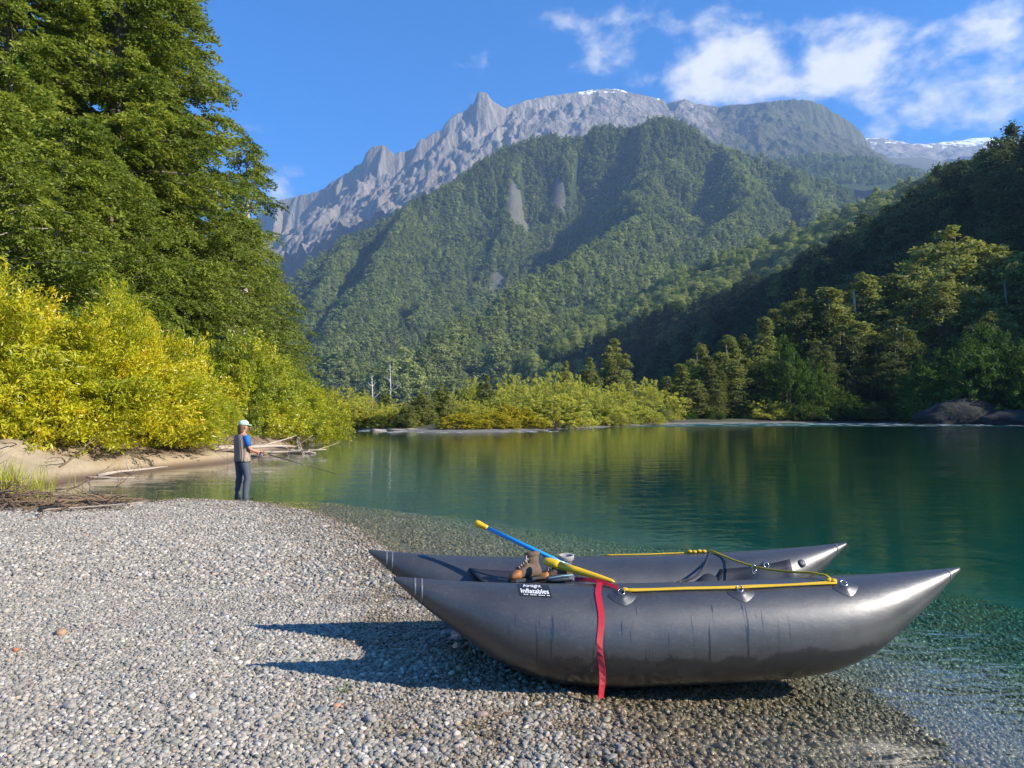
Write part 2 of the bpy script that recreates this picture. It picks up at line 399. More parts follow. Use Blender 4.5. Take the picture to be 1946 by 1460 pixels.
# the grey spired massif
B_CREST = px((200, 600, 5300), (330, 520, 5250), (430, 450, 5200), (480, 415, 5150), (529, 380, 5100), (603, 362, 5050), (613, 356, 5040), (653, 331, 5000), (699, 297, 4980), (700, 283, 4960),
    (710, 277, 4950), (727, 273, 4940), (742, 285, 4940), (750, 291, 4950), (760, 285, 4950), (770, 286, 4960), (788, 279, 4950), (798, 263, 4940), (808, 263, 4940), (822, 251, 4960),
    (838, 245, 4960), (847, 232, 4960), (865, 214, 4980), (884, 209, 5000), (896, 195, 5000), (909, 187, 4995), (912, 171, 4990), (924, 174, 4990), (939, 192, 5020), (958, 203, 5080),
    (989, 194, 5150), (1004, 189, 5200), (1050, 180, 5300), (1087, 177, 5350), (1133, 169, 5400), (1175, 169, 5400), (1203, 177, 5380), (1254, 187, 5350), (1268, 196, 5330), (1301, 187, 5250), (1324, 196, 5250),
    (1366, 203, 5200), (1394, 198, 5100), (1422, 198, 5000), (1459, 192, 4900), (1505, 188, 4850), (1533, 189, 4830), (1561, 198, 4830), (1589, 214, 4850), (1617, 233, 4880), (1636, 252, 4900), (1645, 270, 4920),
    (1660, 300, 4950), (1690, 340, 5000), (1760, 380, 5100))
B_RIBS = [px((727, 273, 4940), (715, 330, 4780), (690, 390, 4600), (640, 440, 4450), (560, 520, 4250)),
    px((808, 263, 4940), (795, 320, 4780), (790, 380, 4600), (760, 440, 4400)),
    px((529, 380, 5100), (520, 440, 4800), (480, 500, 4550)), px((653, 331, 5000), (600, 430, 4700), (560, 470, 4500)),
    px((847, 232, 4960), (850, 300, 4780), (845, 360, 4600)), px((912, 171, 4990), (922, 240, 4860), (905, 300, 4700), (870, 380, 4500)),
    px((989, 194, 5150), (985, 240, 4950), (960, 290, 4750)), px((1087, 177, 5350), (1080, 215, 5050), (1060, 250, 4850)), px((1203, 177, 5380), (1190, 215, 5080), (1180, 250, 4850)),
    px((1366, 203, 5200), (1340, 240, 4950), (1330, 290, 4700)), px((1505, 188, 4850), (1500, 230, 4650), (1490, 290, 4450)), px((1600, 228, 4860), (1610, 270, 4660), (1620, 320, 4450))]
# the wooded mountain in front of it
DC = -14
C_CREST = pxz(DC, (420, 640, 1900), (480, 590, 1950), (539, 550, 2000), (588, 492, 2100), (613, 473, 2150), (653, 451, 2200), (696, 430, 2250), (736, 408, 2300), (782, 384, 2350), (813, 365, 2380), (859, 340, 2430),
    (890, 313, 2480), (924, 297, 2500), (961, 273, 2550), (1004, 257, 2600), (1050, 251, 2620), (1082, 256, 2620), (1110, 256, 2620), (1128, 238, 2620), (1161, 231, 2620), (1194, 233, 2600), (1224, 240, 2580),
    (1231, 226, 2560), (1254, 218, 2550), (1282, 224, 2550), (1310, 240, 2550), (1338, 259, 2540), (1366, 270, 2530), (1412, 282, 2520), (1459, 298, 2500), (1506, 317, 2480), (1552, 336, 2450), (1599, 354, 2430), (1640, 373, 2400), (1720, 420, 2400))
C_SPURS = [pxz(DC, (1231, 226, 2560), (1205, 300, 2330), (1185, 355, 2180), (1225, 400, 1950), (1110, 470, 1650), (980, 545, 1380), (850, 610, 1120), (760, 670, 900)),
    pxz(DC, (985, 275, 2560), (965, 340, 2380), (945, 430, 2050), (900, 490, 1850), (800, 560, 1600), (700, 620, 1300), (640, 670, 1080)),
    pxz(DC, (1366, 270, 2530), (1400, 330, 2250), (1420, 390, 2000), (1330, 450, 1750), (1200, 520, 1500), (1080, 590, 1300), (950, 650, 1050)),
    pxz(DC, (1506, 317, 2480), (1540, 370, 2200), (1560, 420, 1950)),
    pxz(DC, (782, 384, 2350), (740, 470, 2050), (680, 560, 1700), (620, 640, 1350)), pxz(DC, (653, 451, 2200), (620, 540, 1900), (580, 620, 1600)),
    pxz(DC, (1082, 256, 2620), (1060, 320, 2420), (1010, 420, 2100), (960, 470, 1950))]
C_VALLEY = pxz(-150, (1130, 300, 2500), (1060, 420, 2250), (960, 520, 1950), (840, 590, 1600), (720, 660, 1250))
# shaded spur on the right, and the sunlit shoulder behind it
DD = -13
D1_CREST = [(330, -700, 40), (250, -150, 80), (228, 0, 96), (212, 120, 101)] + pxz(DD, (1946, 262, 290), (1850, 310, 350), (1740, 352, 410), (1640, 425, 480), (1500, 500, 570), (1330, 560, 690), (1130, 640, 830), (1000, 700, 940), (880, 745, 1000))
D2_CREST = pxz(DD, (2200, 200, 800), (1900, 285, 900), (1740, 345, 1000), (1600, 400, 1060), (1450, 458, 1100), (1330, 500, 1150), (1250, 540, 1200), (1100, 620, 1250), (980, 690, 1200))
D2_SPURS = [pxz(DD, (1450, 458, 1100), (1380, 520, 950), (1250, 590, 850)), pxz(DD, (1250, 540, 1200), (1160, 600, 1050), (1060, 660, 900))]
A_CREST = px((1500, 330, 9000), (1600, 285, 9000), (1645, 263, 9000), (1673, 262, 9000), (1729, 273, 9000), (1766, 273, 9100), (1831, 266, 9200), (1869, 261, 9200), (1906, 265, 9200), (1938, 263, 9200), (2100, 285, 9200))
C2_CREST = pxz(-14, (1400, 330, 3500), (1487, 300, 3500), (1552, 293, 3500), (1617, 292, 3500), (1659, 302, 3500), (1710, 327, 3550), (1766, 346, 3600), (1850, 370, 3600), (1960, 380, 3600))
A2_CREST = px((1640, 330, 6000), (1692, 300, 6000), (1760, 300, 6100), (1822, 313, 6100), (1900, 345, 6200))

def hB(x, y):
    wx = x + 16 * fbm(x / 60, y / 60, 3); wy = y + 16 * fbm(x / 60 + 50, y / 60, 3)
    h, d = skel(wx, wy, [(B_CREST[:31], 2.1, .9, 80), (B_CREST[30:45], .75, .72, 200), (B_CREST[44:], 1.7, 1.0, 160)] + [(r, 1.5, .95, 90) for r in B_RIBS[:7]])
    a = sstep(0, 120, d)
    rg = ridged(x / 260, y / 420, 5); f = fbm(x / 55, y / 80, 4)
    w = sstep(500, -100, x)
    return h - a * (70 + 60 * w) * (1 - rg) - (.12 + a) * (14 + 46 * w) * (1 - ridged(x / 80 + f * .4, y / 300, 5)) + (4 + (4 + 8 * w) * a) * f + a * (2 + 3 * w) * fbm(x / 22, y / 22, 3)
def hC(x, y):
    wx = x + 45 * fbm(x / 260, y / 260, 3); wy = y + 45 * fbm(x / 260 + 40, y / 260, 3)
    h, d = skel(wx, wy, [(C_CREST, 1.25, .86, 270)] + [(r, .85, .95, 120) for r in C_SPURS])
    a = sstep(10, 160, d)
    lo_ = np.full(x.shape, 1e9)
    for i in range(len(C_VALLEY) - 1):
        ax, ay, az = C_VALLEY[i]; bx, by, bz = C_VALLEY[i + 1]; ex, ey = bx - ax, by - ay
        t = np.clip(((wx - ax) * ex + (wy - ay) * ey) / (ex * ex + ey * ey), 0, 1); lo_ = np.minimum(lo_, az + t * (bz - az) + 1.0 * np.hypot(wx - ax - t * ex, wy - ay - t * ey))
    hc_, dc_ = skel(wx, wy, [(C_CREST, 1.25, .86, 270)]); h = np.minimum(h, np.maximum(lo_, h - 260 * sstep(40, 300, dc_)))
    return h - a * 75 * (1 - ridged(x / 260, y / 260, 4)) + a * 12 * fbm(x / 70, y / 70, 3)
def hD1(x, y):
    wx = x + 10 * fbm(x / 70, y / 70, 3)
    h, d = skel(wx, y, [(D1_CREST, 1.05, .9, 60)])
    a = sstep(4, 50, d); return h - a * 12 * (1 - ridged(x / 90, y / 90, 3)) + a * 4 * fbm(x / 25, y / 25, 2)
def hD2(x, y):
    h, d = skel(x + 14 * fbm(x / 110, y / 110, 3), y, [(D2_CREST, .5, .55, 80)] + [(r, .5, .55, 60) for r in D2_SPURS])
    a = sstep(6, 90, d); return h - a * 22 * (1 - ridged(x / 150, y / 150, 3))
def hA(x, y):
    h, d = skel(x, y, [(A_CREST, .5, .45, 300)]); a = sstep(0, 300, d)
    return h - a * 160 * (1 - ridged(x / 500, y / 700, 5)) + 12 * fbm(x / 90, y / 90, 4)
def hA2(x, y):
    h, d = skel(x, y, [(A2_CREST, .45, .45, 300)]); return h - sstep(0, 200, d) * 60 * (1 - ridged(x / 400, y / 400, 4))
def hC2(x, y):
    h, d = skel(x + 30 * fbm(x / 200, y / 200, 3), y, [(C2_CREST, .55, .5, 300)]); return h - sstep(0, 150, d) * 50 * (1 - ridged(x / 300, y / 300, 4))

def heightfield(name, fn, x0, x1, y0, y1, sx, sy, mat, cut=-2.5, rock=None):
    xs = np.arange(x0, x1 + sx, sx); ys = np.arange(y0, y1 + sy, sy); X, Y = np.meshgrid(xs, ys); Z = np.maximum(fn(X, Y), cut)
    n, m_ = X.shape[1], X.shape[0]; ii = np.arange(n * m_).reshape(m_, n)
    q = np.stack([ii[:-1, :-1], ii[:-1, 1:], ii[1:, 1:], ii[1:, :-1]], -1).reshape(-1, 4)
    VV = np.stack([X, Y, Z], -1).reshape(-1, 3); keep = VV[q][:, :, 2].max(1) > cut + .01; q = q[keep]
    us = np.unique(q); rm = np.zeros(n * m_, int); rm[us] = np.arange(len(us))
    return tag(mob(name, mesh_np(name, VV[us], rm[q], True, None, {'rock': rock(VV[us, 0], VV[us, 1])} if rock else None), mat), kind='structure')

def rock_material(name, snowline, snow_amt, green_top, warm=0.0):
    m = Mat(name); P = m.pos(); z = m.sep(P)[2]
    nrm = m.n('ShaderNodeNewGeometry').outputs['Normal']; nz = m.sep(nrm)[2]
    a = m.noise(m.sca(P, (1, .6, .16)), .016, 9, .66, .5); f = m.noise(m.sca(P, (1, .6, .1)), .06, 8, .7)
    c = m.ramp(a, [(.28, (.09, .076, .060)), (.45, (.19, .162, .130)), (.6, (.28, .243, .20)), (.78, (.46, .405, .335))])
    c = m.mix(m.rng(f, .4, .7, 0, .5), c, (.20, .185, .17))
    big = m.noise(P, .0035, 5, .6)
    hgt = m.mth('SUBTRACT', m.mth('ADD', z, m.mth('MULTIPLY', m.mth('SUBTRACT', big, .5), 1500.0)), m.rng(m.sep(P)[0], 900, 1700, 0, 2300))
    veg = m.mth('MULTIPLY', m.rng(hgt, green_top - 250, green_top + 150, 1, 0), m.rng(m.mth('ADD', m.mth('ADD', nz, m.rng(m.sep(P)[0], 1100, 1700, 0, .30)), m.mth('MULTIPLY', m.mth('SUBTRACT', f, .5), .6)), .42, .64))
    c = m.mix(veg, c, m.mix(m.noise(P, .03, 6, .7), (.045, .055, .022), (.135, .125, .06)))
    snz = m.noise(P, .010, 6, .6, .3)
    sn = m.mth('MULTIPLY', m.rng(m.mth('ADD', z, m.mth('MULTIPLY', m.mth('SUBTRACT', snz, .5), 900.0)), snowline, snowline + 40), m.rng(m.mth('ADD', nz, m.mth('MULTIPLY', m.mth('SUBTRACT', m.noise(P, .02, 5, .6), .5), .8)), .5, .7))
    c = m.mix(m.mth('MULTIPLY', sn, snow_amt), c, (.85, .87, .9))
    h = m.mth('ADD', m.mth('MULTIPLY', a, 60.0), m.mth('MULTIPLY', f, 16.0))
    m.pbr(c, .9, m.bump(h, .9, 1.0), Specular_IOR_Level=.15); return m.m
def slope_material(name, lo, hi, rock=0.0):
    m = Mat(name); P = m.pos(); a = m.noise(P, .03, 7, .7); c = m.mix(a, lo, hi)
    if rock:
        r = m.rng(m.mth('ADD', m.attr('rock').outputs['Fac'], m.mth('MULTIPLY', m.mth('SUBTRACT', m.noise(P, .03, 6, .7), .5), 1.2)), .35, .6)
        rc = m.ramp(m.noise(m.sca(P, (1, 1, .3)), .09, 8, .75), [(.3, (.06, .065, .045)), (.5, (.14, .13, .105)), (.62, (.075, .095, .04)), (.78, (.27, .245, .21))])
        c = m.mix(r, c, rc)
    m.pbr(c, .95, m.bump(a, .8, 8.0), Specular_IOR_Level=.1); return m.m
heightfield('distant_ridge', hA, 3400, 8600, 7400, 9900, 34, 34, rock_material('far snowy rock', 3330, 1.0, 300))
heightfield('distant_hill', hA2, 2300, 4600, 5200, 6800, 40, 40, slope_material('far brown green slope', (.06, .06, .035), (.13, .11, .065)))
heightfield('rocky_massif', hB, -2700, 3200, 3900, 5600, 9, 9, rock_material('grey granite with snow patches', 2385, 1.0, 700))
MAT_SLOPE = slope_material('dark forest floor slope', (.02, .032, .012), (.055, .075, .03))
MAT_SLOPE_R = slope_material('forest floor slope with pale cliffs', (.02, .032, .012), (.055, .075, .03), .50)
heightfield('wooded_hill', hC2, 900, 2900, 2900, 4100, 26, 26, MAT_SLOPE)
CLIFFS = [(985, 335, 2400, 50, 70), (945, 420, 2100, 26, 60), (1005, 420, 2080, 20, 45), (1060, 315, 2480, 30, 40)]
def rockmask(x, y):
    r = np.zeros(np.shape(x))
    for u, v, d, rx, ry in CLIFFS:
        p = pix(u, v, d); r = np.maximum(r, sstep(1.25, .55, np.hypot((x - p.x) / rx, (y - p.y) / ry) + .5 * fbm(x / 45, y / 45, 3)))
    return r
heightfield('wooded_mountain', hC, -1100, 1500, 500, 2950, 12, 12, MAT_SLOPE_R, rock=rockmask)
heightfield('sunlit_shoulder', hD2, -60, 1100, 650, 1500, 9, 9, MAT_SLOPE)
heightfield('shaded_spur', hD1, -120, 460, -700, 1150, 6, 6, MAT_SLOPE)
def HT(x, y):
    x = np.asarray(x, float); y = np.asarray(y, float)
    return np.maximum(np.maximum(G(x, y), hD1(x, y)), np.where(y > 600, np.maximum(hD2(x, y), hC(x, y)), -99))

# ------------------------------------------------------------------ foliage makers
def unit(a): return a / np.maximum(np.linalg.norm(a, axis=-1, keepdims=True), 1e-9)
def leaf_mesh(name, P, D, N, a, b, tint):
    D = unit(D); Sd = unit(np.cross(N, D)); a = np.broadcast_to(a, len(P))[:, None]; b = np.broadcast_to(b, len(P))[:, None]
    Vv = np.stack([P - D * a, P + Sd * b - D * a * .1, P + D * a, P - Sd * b - D * a * .1], 1).reshape(-1, 3)
    return mesh_np(name, Vv, np.arange(len(P) * 4).reshape(-1, 4), False, {'tint': tint})
def sprays(rg, pos, dr, length, width, n, la, lb, base_t, tj=.1, droop=.34, flat=.8):
    """flat leafy twigs: n leaves on each"""
    k = len(pos); u = rg.random((k, n)); w = rg.uniform(-1, 1, (k, n)); dr = unit(dr)
    up = np.tile([0, 0, 1.], (k, 1)); sd = unit(np.cross(up, dr)); nm = unit(np.cross(dr, sd))
    L = length[:, None]; wd = (width[:, None] * np.sin(np.pi * np.clip(u * .85 + .12, 0, 1)))
    P = pos[:, None] + dr[:, None] * (u * L)[..., None] + sd[:, None] * (w * wd)[..., None]
    P[..., 2] -= droop * L * u * u + .12 * L * np.abs(w) * u; P += rg.normal(0, .05, P.shape) * L[..., None]
    N = nm[:, None] + rg.normal(0, flat, P.shape); D = dr[:, None] + sd[:, None] * (w * .9)[..., None] + rg.normal(0, .4, P.shape)
    T = base_t[:, None] + rg.normal(0, tj, (k, n)); s = rg.uniform(.7, 1.3, (k, n))
    return P.reshape(-1, 3), D.reshape(-1, 3), N.reshape(-1, 3), (la * s).ravel(), (lb * s).ravel(), T.ravel()
def beech(seed, H, Rd, nl, per, la, lb, base=.12, top_pow=.75, sp_len=1.0, tube=True, nsub=7, rise=.28, gap=.0):
    """tall layered evergreen beech: trunk, limbs, flat drooping sprays. returns (wood mesh, crown mesh)"""
    rg = np.random.default_rng(seed); mb = MB(); lean = rg.normal(0, .02, 2)
    ph = rg.uniform(0, 6, 4)
    def tr(h): return Vector((lean[0] * h + .25 * math.sin(h * .25 + ph[0]), lean[1] * h + .25 * math.sin(h * .21 + ph[1]), h))
    r0 = H * .017
    mb.tube([tr(H * t) for t in np.linspace(0, .97, 12)], [r0 * (1.35 if t == 0 else 1) * (1 - t) ** .8 + .02 for t in np.linspace(0, .97, 12)], 8)
    pos, dr, ln, bt = [], [], [], []
    for i in range(nl):
        t = ((i + .5) / nl); h = H * (base + (.98 - base) * t ** .95)
        r = Rd * (.55 + .45 * min(1, t / .22)) * (1 - t) ** top_pow * rg.uniform(.62, 1.12) + .5
        if rg.random() < gap: continue
        az = i * 2.39996 + rg.normal(0, .35); d = Vector((math.cos(az), math.sin(az), 0)); ri = rise + .35 * t; p0 = tr(h)
        side = Vector((-d.y, d.x, 0)); bend = rg.normal(0, .12)
        def at(s): return p0 + d * (r * s) + side * (bend * r * s * s) + Vector((0, 0, r * (ri * s - (ri * .55 + .12) * s * s)))
        if tube: mb.tube([at(s) for s in (0, .3, .6, .9)], [max(.02, r0 * .32 * (1 - t * .6)) * f for f in (1, .7, .45, .15)], 4, False)
        lt = rg.normal(.45, .13)
        for s in np.linspace(.22, 1, nsub):
            for sg in (-1, 1):
                q = at(s); tl = (r * .34 * (1.25 - s) + .5) * rg.uniform(.6, 1.2); a2 = az + sg * rg.uniform(.35, 1.15) * (1.2 - .5 * s)
                e = np.array([math.cos(a2), math.sin(a2), rg.normal(-.22, .22)])
                m_ = max(1, int(tl / (.62 * sp_len)))
                for k in range(m_):
                    pos.append(np.array(q) + e * (tl * k / m_) + rg.normal(0, .12, 3)); dr.append(e + rg.normal(0, .22, 3) * (1, 1, .5)); ln.append(sp_len * rg.uniform(.7, 1.25)); bt.append(lt + rg.normal(0, .07))
    pos, dr, ln, bt = map(np.array, (pos, dr, ln, bt))
    A = sprays(rg, pos, dr, ln, ln * .42, per, la, lb, bt)
    return mb.mesh('wood'), leaf_mesh('crown', *A)
def willow(seed, H, Rx, Ry, ns, per, la, lb, lump=.28, yellow=0.5, low=.04):
    """dome of arching leafy shoots on many stems"""
    rg = np.random.default_rng(seed); mb = MB()
    az = rg.uniform(0, 2 * np.pi, ns); ct = rg.uniform(low, 1, ns) ** .85; el = np.arcsin(ct)
    dv = np.stack([np.cos(el) * np.cos(az), np.cos(el) * np.sin(az), np.sin(el)], 1)
    lm = 1 + lump * (fbm(dv[:, 0] * 1.7 + seed, dv[:, 1] * 1.7 + dv[:, 2] * 2, 3) * 1.9)
    rad = lm * rg.uniform(.35, 1.0, ns) ** .38
    P0 = dv * np.array([Rx, Ry, H]) * rad[:, None]
    tb = .5 + yellow * fbm(dv[:, 0] * 2.1 + 9 + seed, dv[:, 1] * 2.1 + dv[:, 2] * 1.6, 3) * 1.5 + rg.normal(0, .07, ns) + .10 * (rad - .8)
    dr = unit(dv * np.array([1, 1, .6]) + np.array([0, 0, .55]) + rg.normal(0, .38, (ns, 3)))
    L = rg.uniform(.12, .26, ns) * H
    u = rg.random((ns, per)); P = P0[:, None] + dr[:, None] * (u * L[:, None])[..., None]
    P[..., 2] -= (u * u) * L[:, None] * .45; P += rg.normal(0, .018, P.shape) * H
    D = dr[:, None] * 1.0 + rg.normal(0, .55, P.shape); D[..., 2] -= u * .5
    N = dv[:, None] * .9 + rg.normal(0, .5, P.shape); s = rg.uniform(.6, 1.3, (ns, per))
    P[..., 2] = np.maximum(P[..., 2], .05)
    crown = leaf_mesh('crown', P.reshape(-1, 3), D.reshape(-1, 3), N.reshape(-1, 3), (la * s).ravel(), (lb * s).ravel(), (tb[:, None] + rg.normal(0, .1, (ns, per))).ravel())
    for i in range(46):
        j = rg.integers(ns); e = Vector(P0[j]) * .95; b0 = Vector((e.x * .15 + rg.normal(0, .25), e.y * .15 + rg.normal(0, .25), -.15))
        mid = b0.lerp(e, .5) + Vector((0, 0, .12 * H)); r = H * .008 * rg.uniform(.6, 1.5)
        mb.tube([b0, b0.lerp(mid, .6), mid, mid.lerp(e, .55) , e], [r, r * .85, r * .65, r * .4, r * .15], 5, False)
    return mb.mesh('wood'), crown
def puff(seed, H, Rd, nc, per, la, lb, base=.18, shape='round', flat=.55, hollow=.45, njit=.55, lump=.38):
    """broadleaf crown of leaf clumps, for trees across the river"""
    rg = np.random.default_rng(seed); mb = MB(); r0 = H * .018; k = rg.uniform(0, 6)
    tr = lambda t: Vector((.03 * H * math.sin(t * 3 + k) * t, .03 * H * math.cos(t * 2.3 + k) * t, H * t))
    mb.tube([tr(t) for t in np.linspace(0, .9, 8)], [r0 * (1 - t) + .04 for t in np.linspace(0, .9, 8)], 6)
    t = rg.random(nc); az = rg.uniform(0, 2 * np.pi, nc)
    if shape == 'cone': prof = (1 - t) ** .75 * (.6 + .4 * np.minimum(1, t / .12))
    elif shape == 'column': prof = np.sin(np.pi * np.clip(t * .88 + .1, 0, 1)) ** .45 * .95
    else: prof = np.sqrt(np.maximum(0, 1 - (2 * t * .97 - .92) ** 2))
    lm = 1 + lump * fbm(np.cos(az) * 1.4 + t * 2.6 + seed * 3.1, np.sin(az) * 1.4 + seed, 3) * 1.8
    q = rg.uniform(hollow, 1, nc) ** .6; rr = Rd * prof * lm * q
    z = H * (base + (1 - base) * t)
    c = np.stack([np.cos(az) * rr, np.sin(az) * rr, z], 1)
    out = unit(np.stack([np.cos(az), np.sin(az), (t - .35) * 1.3 + .25], 1))
    cs = H * .055 * rg.uniform(.6, 1.4, nc); lt = .45 + rg.normal(0, .12, nc) + .25 * fbm(az, t * 4 + seed, 2)
    o = rg.normal(0, 1, (nc, per, 3)) * np.array([1, 1, flat]) * cs[:, None, None]
    P = c[:, None] + o; N = out[:, None] * 1.0 + np.array([0, 0, .35]) + rg.normal(0, njit, P.shape); D = rg.normal(0, 1, P.shape) * np.array([1, 1, .45])
    s = rg.uniform(.6, 1.35, (nc, per)); T = lt[:, None] + rg.normal(0, .08, (nc, per))
    for i in range(26):
        j = rg.integers(nc); e = Vector(c[j]); b0 = tr(max(.08, min(.85, e.z / H - .12)))
        mb.tube([b0, b0.lerp(e, .5) + Vector((0, 0, .02 * H)), e], [r0 * .35, r0 * .2, .03], 4, False)
    return mb.mesh('wood'), leaf_mesh('crown', P.reshape(-1, 3), D.reshape(-1, 3), N.reshape(-1, 3), (la * s).ravel(), (lb * s).ravel(), T.ravel())

def tufted(seed, H, Rd, lead, nc, per, la, lb, base=.04, low=.5):
    """irregular crown of several pointed leaders, for trees across the river"""
    rg = np.random.default_rng(seed); mb = MB(); r0 = H * .016; k = rg.uniform(0, 6)
    tr = lambda t: Vector((.03 * H * math.sin(t * 3 + k) * t, .03 * H * math.cos(t * 2.3 + k) * t, H * t))
    mb.tube([tr(t) for t in np.linspace(0, .88, 8)], [r0 * (1 - t) + .04 for t in np.linspace(0, .88, 8)], 6)
    la_ = np.arange(lead) * 2.4 + rg.uniform(0, 6); lr = Rd * .62 * np.sqrt((np.arange(lead) + .3) / lead); top = H * (1 - (1 - low) * (lr / (Rd * .62)) ** 1.3 * rg.uniform(.55, 1.1, lead)); top[0] = H
    lw = Rd * rg.uniform(.34, .52, lead); bot = H * base + (top - H * base) * rg.uniform(.0, .35, lead); bot[:2] = H * base
    j = rg.choice(lead, nc, p=(top - bot) * lw / ((top - bot) * lw).sum()); t = rg.random(nc) ** 1.15; az = rg.uniform(0, 2 * np.pi, nc)
    prof = (1 - t) ** .5 * (.55 + .45 * np.minimum(1, t / .15)) * (1 + .45 * perlin(az * 1.3 + j * 7.7, t * 9)); q = rg.uniform(.45, 1, nc) ** .6; rr = lw[j] * prof * q + .1
    c = np.stack([np.cos(la_[j]) * lr[j] + np.cos(az) * rr, np.sin(la_[j]) * lr[j] + np.sin(az) * rr, bot[j] + (top[j] - bot[j]) * t], 1)
    out = unit(np.stack([np.cos(az), np.sin(az), .35 + .5 * t], 1)); cs = H * .030 * rg.uniform(.6, 1.4, nc) * (1.1 - .6 * t); lt = .45 + rg.normal(0, .07, nc) + .10 * (rg.random(lead)[j] - .5)
    o = np.clip(rg.normal(0, 1, (nc, per, 3)), -1.6, 1.6) * np.array([1.15, 1.15, .62]) * cs[:, None, None]; P = c[:, None] + o; P[..., 2] -= np.hypot(o[..., 0], o[..., 1]) * .35
    N = out[:, None] + np.array([0, 0, .3]) + rg.normal(0, .38, P.shape); D = out[:, None] * .6 + rg.normal(0, .8, P.shape) * np.array([1, 1, .4]); s_ = rg.uniform(.6, 1.35, (nc, per)); T = lt[:, None] + rg.normal(0, .06, (nc, per))
    for i in range(lead):
        e = Vector((math.cos(la_[i]) * lr[i], math.sin(la_[i]) * lr[i], top[i] * .93)); b0 = tr(max(.06, min(.5, top[i] / H * .45)))
        mb.tube([b0, Vector((e.x, e.y, b0.z + (e.z - b0.z) * .35)), e], [r0 * .5, r0 * .35, .03], 5, False)
    return mb.mesh('wood'), leaf_mesh('crown', P.reshape(-1, 3), D.reshape(-1, 3), N.reshape(-1, 3), (la * s_).ravel(), (lb * s_).ravel(), T.ravel())

BARK = simple('grey brown bark', (.16, .13, .10), .9, .5, 6, .6)
PALEBARK = simple('pale weathered bark', (.42, .38, .32), .9, .3, 6, .5)
M_BEECH = leaf_mat('dark beech foliage', [(0, (.065, .10, .02)), (.35, (.20, .25, .05)), (.62, (.32, .365, .07)), (1, (.38, .42, .08))], .46, rough=.6, spec=.2)
M_BEECH_Y = leaf_mat('olive beech foliage', [(0, (.09, .125, .02)), (.4, (.21, .27, .04)), (.65, (.32, .37, .052)), (1, (.46, .45, .065))], .46, rough=.6, spec=.2)
M_WILLOW_Y = leaf_mat('yellow willow leaves', [(0, (.17, .22, .012)), (.35, (.42, .43, .016)), (.6, (.61, .595, .022)), (.85, (.78, .62, .028)), (1, (.78, .54, .025))], .45, spec=.55, rough=.4)
M_WILLOW_G = leaf_mat('green willow leaves', [(0, (.13, .18, .012)), (.4, (.30, .35, .018)), (.65, (.48, .49, .022)), (.9, (.66, .58, .024)), (1, (.70, .54, .024))], .38, spec=.5, rough=.42)
M_BANK_W = leaf_mat('far willow leaves', [(0, (.18, .21, .045)), (.4, (.40, .42, .085)), (.7, (.58, .57, .10)), (1, (.70, .64, .10))], .48, rough=.65, spec=.15)
M_BANK_O = leaf_mat('olive bank foliage', [(0, (.10, .125, .04)), (.4, (.235, .26, .075)), (.7, (.37, .38, .10)), (1, (.50, .46, .13))], .44, rough=.7, spec=.1)
M_BANK_Y = leaf_mat('far yellow willow leaves', [(0, (.20, .20, .02)), (.5, (.46, .40, .03)), (1, (.62, .50, .04))], .36, rough=.65, spec=.15)
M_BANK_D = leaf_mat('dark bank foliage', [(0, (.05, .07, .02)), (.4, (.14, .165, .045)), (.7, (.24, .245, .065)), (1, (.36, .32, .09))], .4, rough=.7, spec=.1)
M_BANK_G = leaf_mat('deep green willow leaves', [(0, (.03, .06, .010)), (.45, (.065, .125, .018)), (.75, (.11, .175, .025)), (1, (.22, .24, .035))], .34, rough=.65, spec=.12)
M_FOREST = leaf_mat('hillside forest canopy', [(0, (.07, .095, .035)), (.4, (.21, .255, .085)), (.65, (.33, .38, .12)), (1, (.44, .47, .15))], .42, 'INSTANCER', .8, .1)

def plant(name, meshes, mats, x, y, z, label, cat, group, sc=(1, 1, 1), rz=0.0):
    r = empty(name, (x, y, z), rz); r.scale = sc if hasattr(sc, '__len__') else (sc,) * 3
    tag(r, label, cat, group)
    for nm, me, mt in (('trunk' if cat == 'tree' else 'stems', meshes[0], mats[0]), ('crown' if cat == 'tree' else 'foliage', meshes[1], mats[1])):
        o = bpy.data.objects.new(nm, me); C.objects.link(o); o.parent = r
        if not me.materials: me.materials.append(mt)
        if me.materials[0] != mt: o.material_slots[0].link = 'OBJECT'; o.material_slots[0].material = mt
    return r

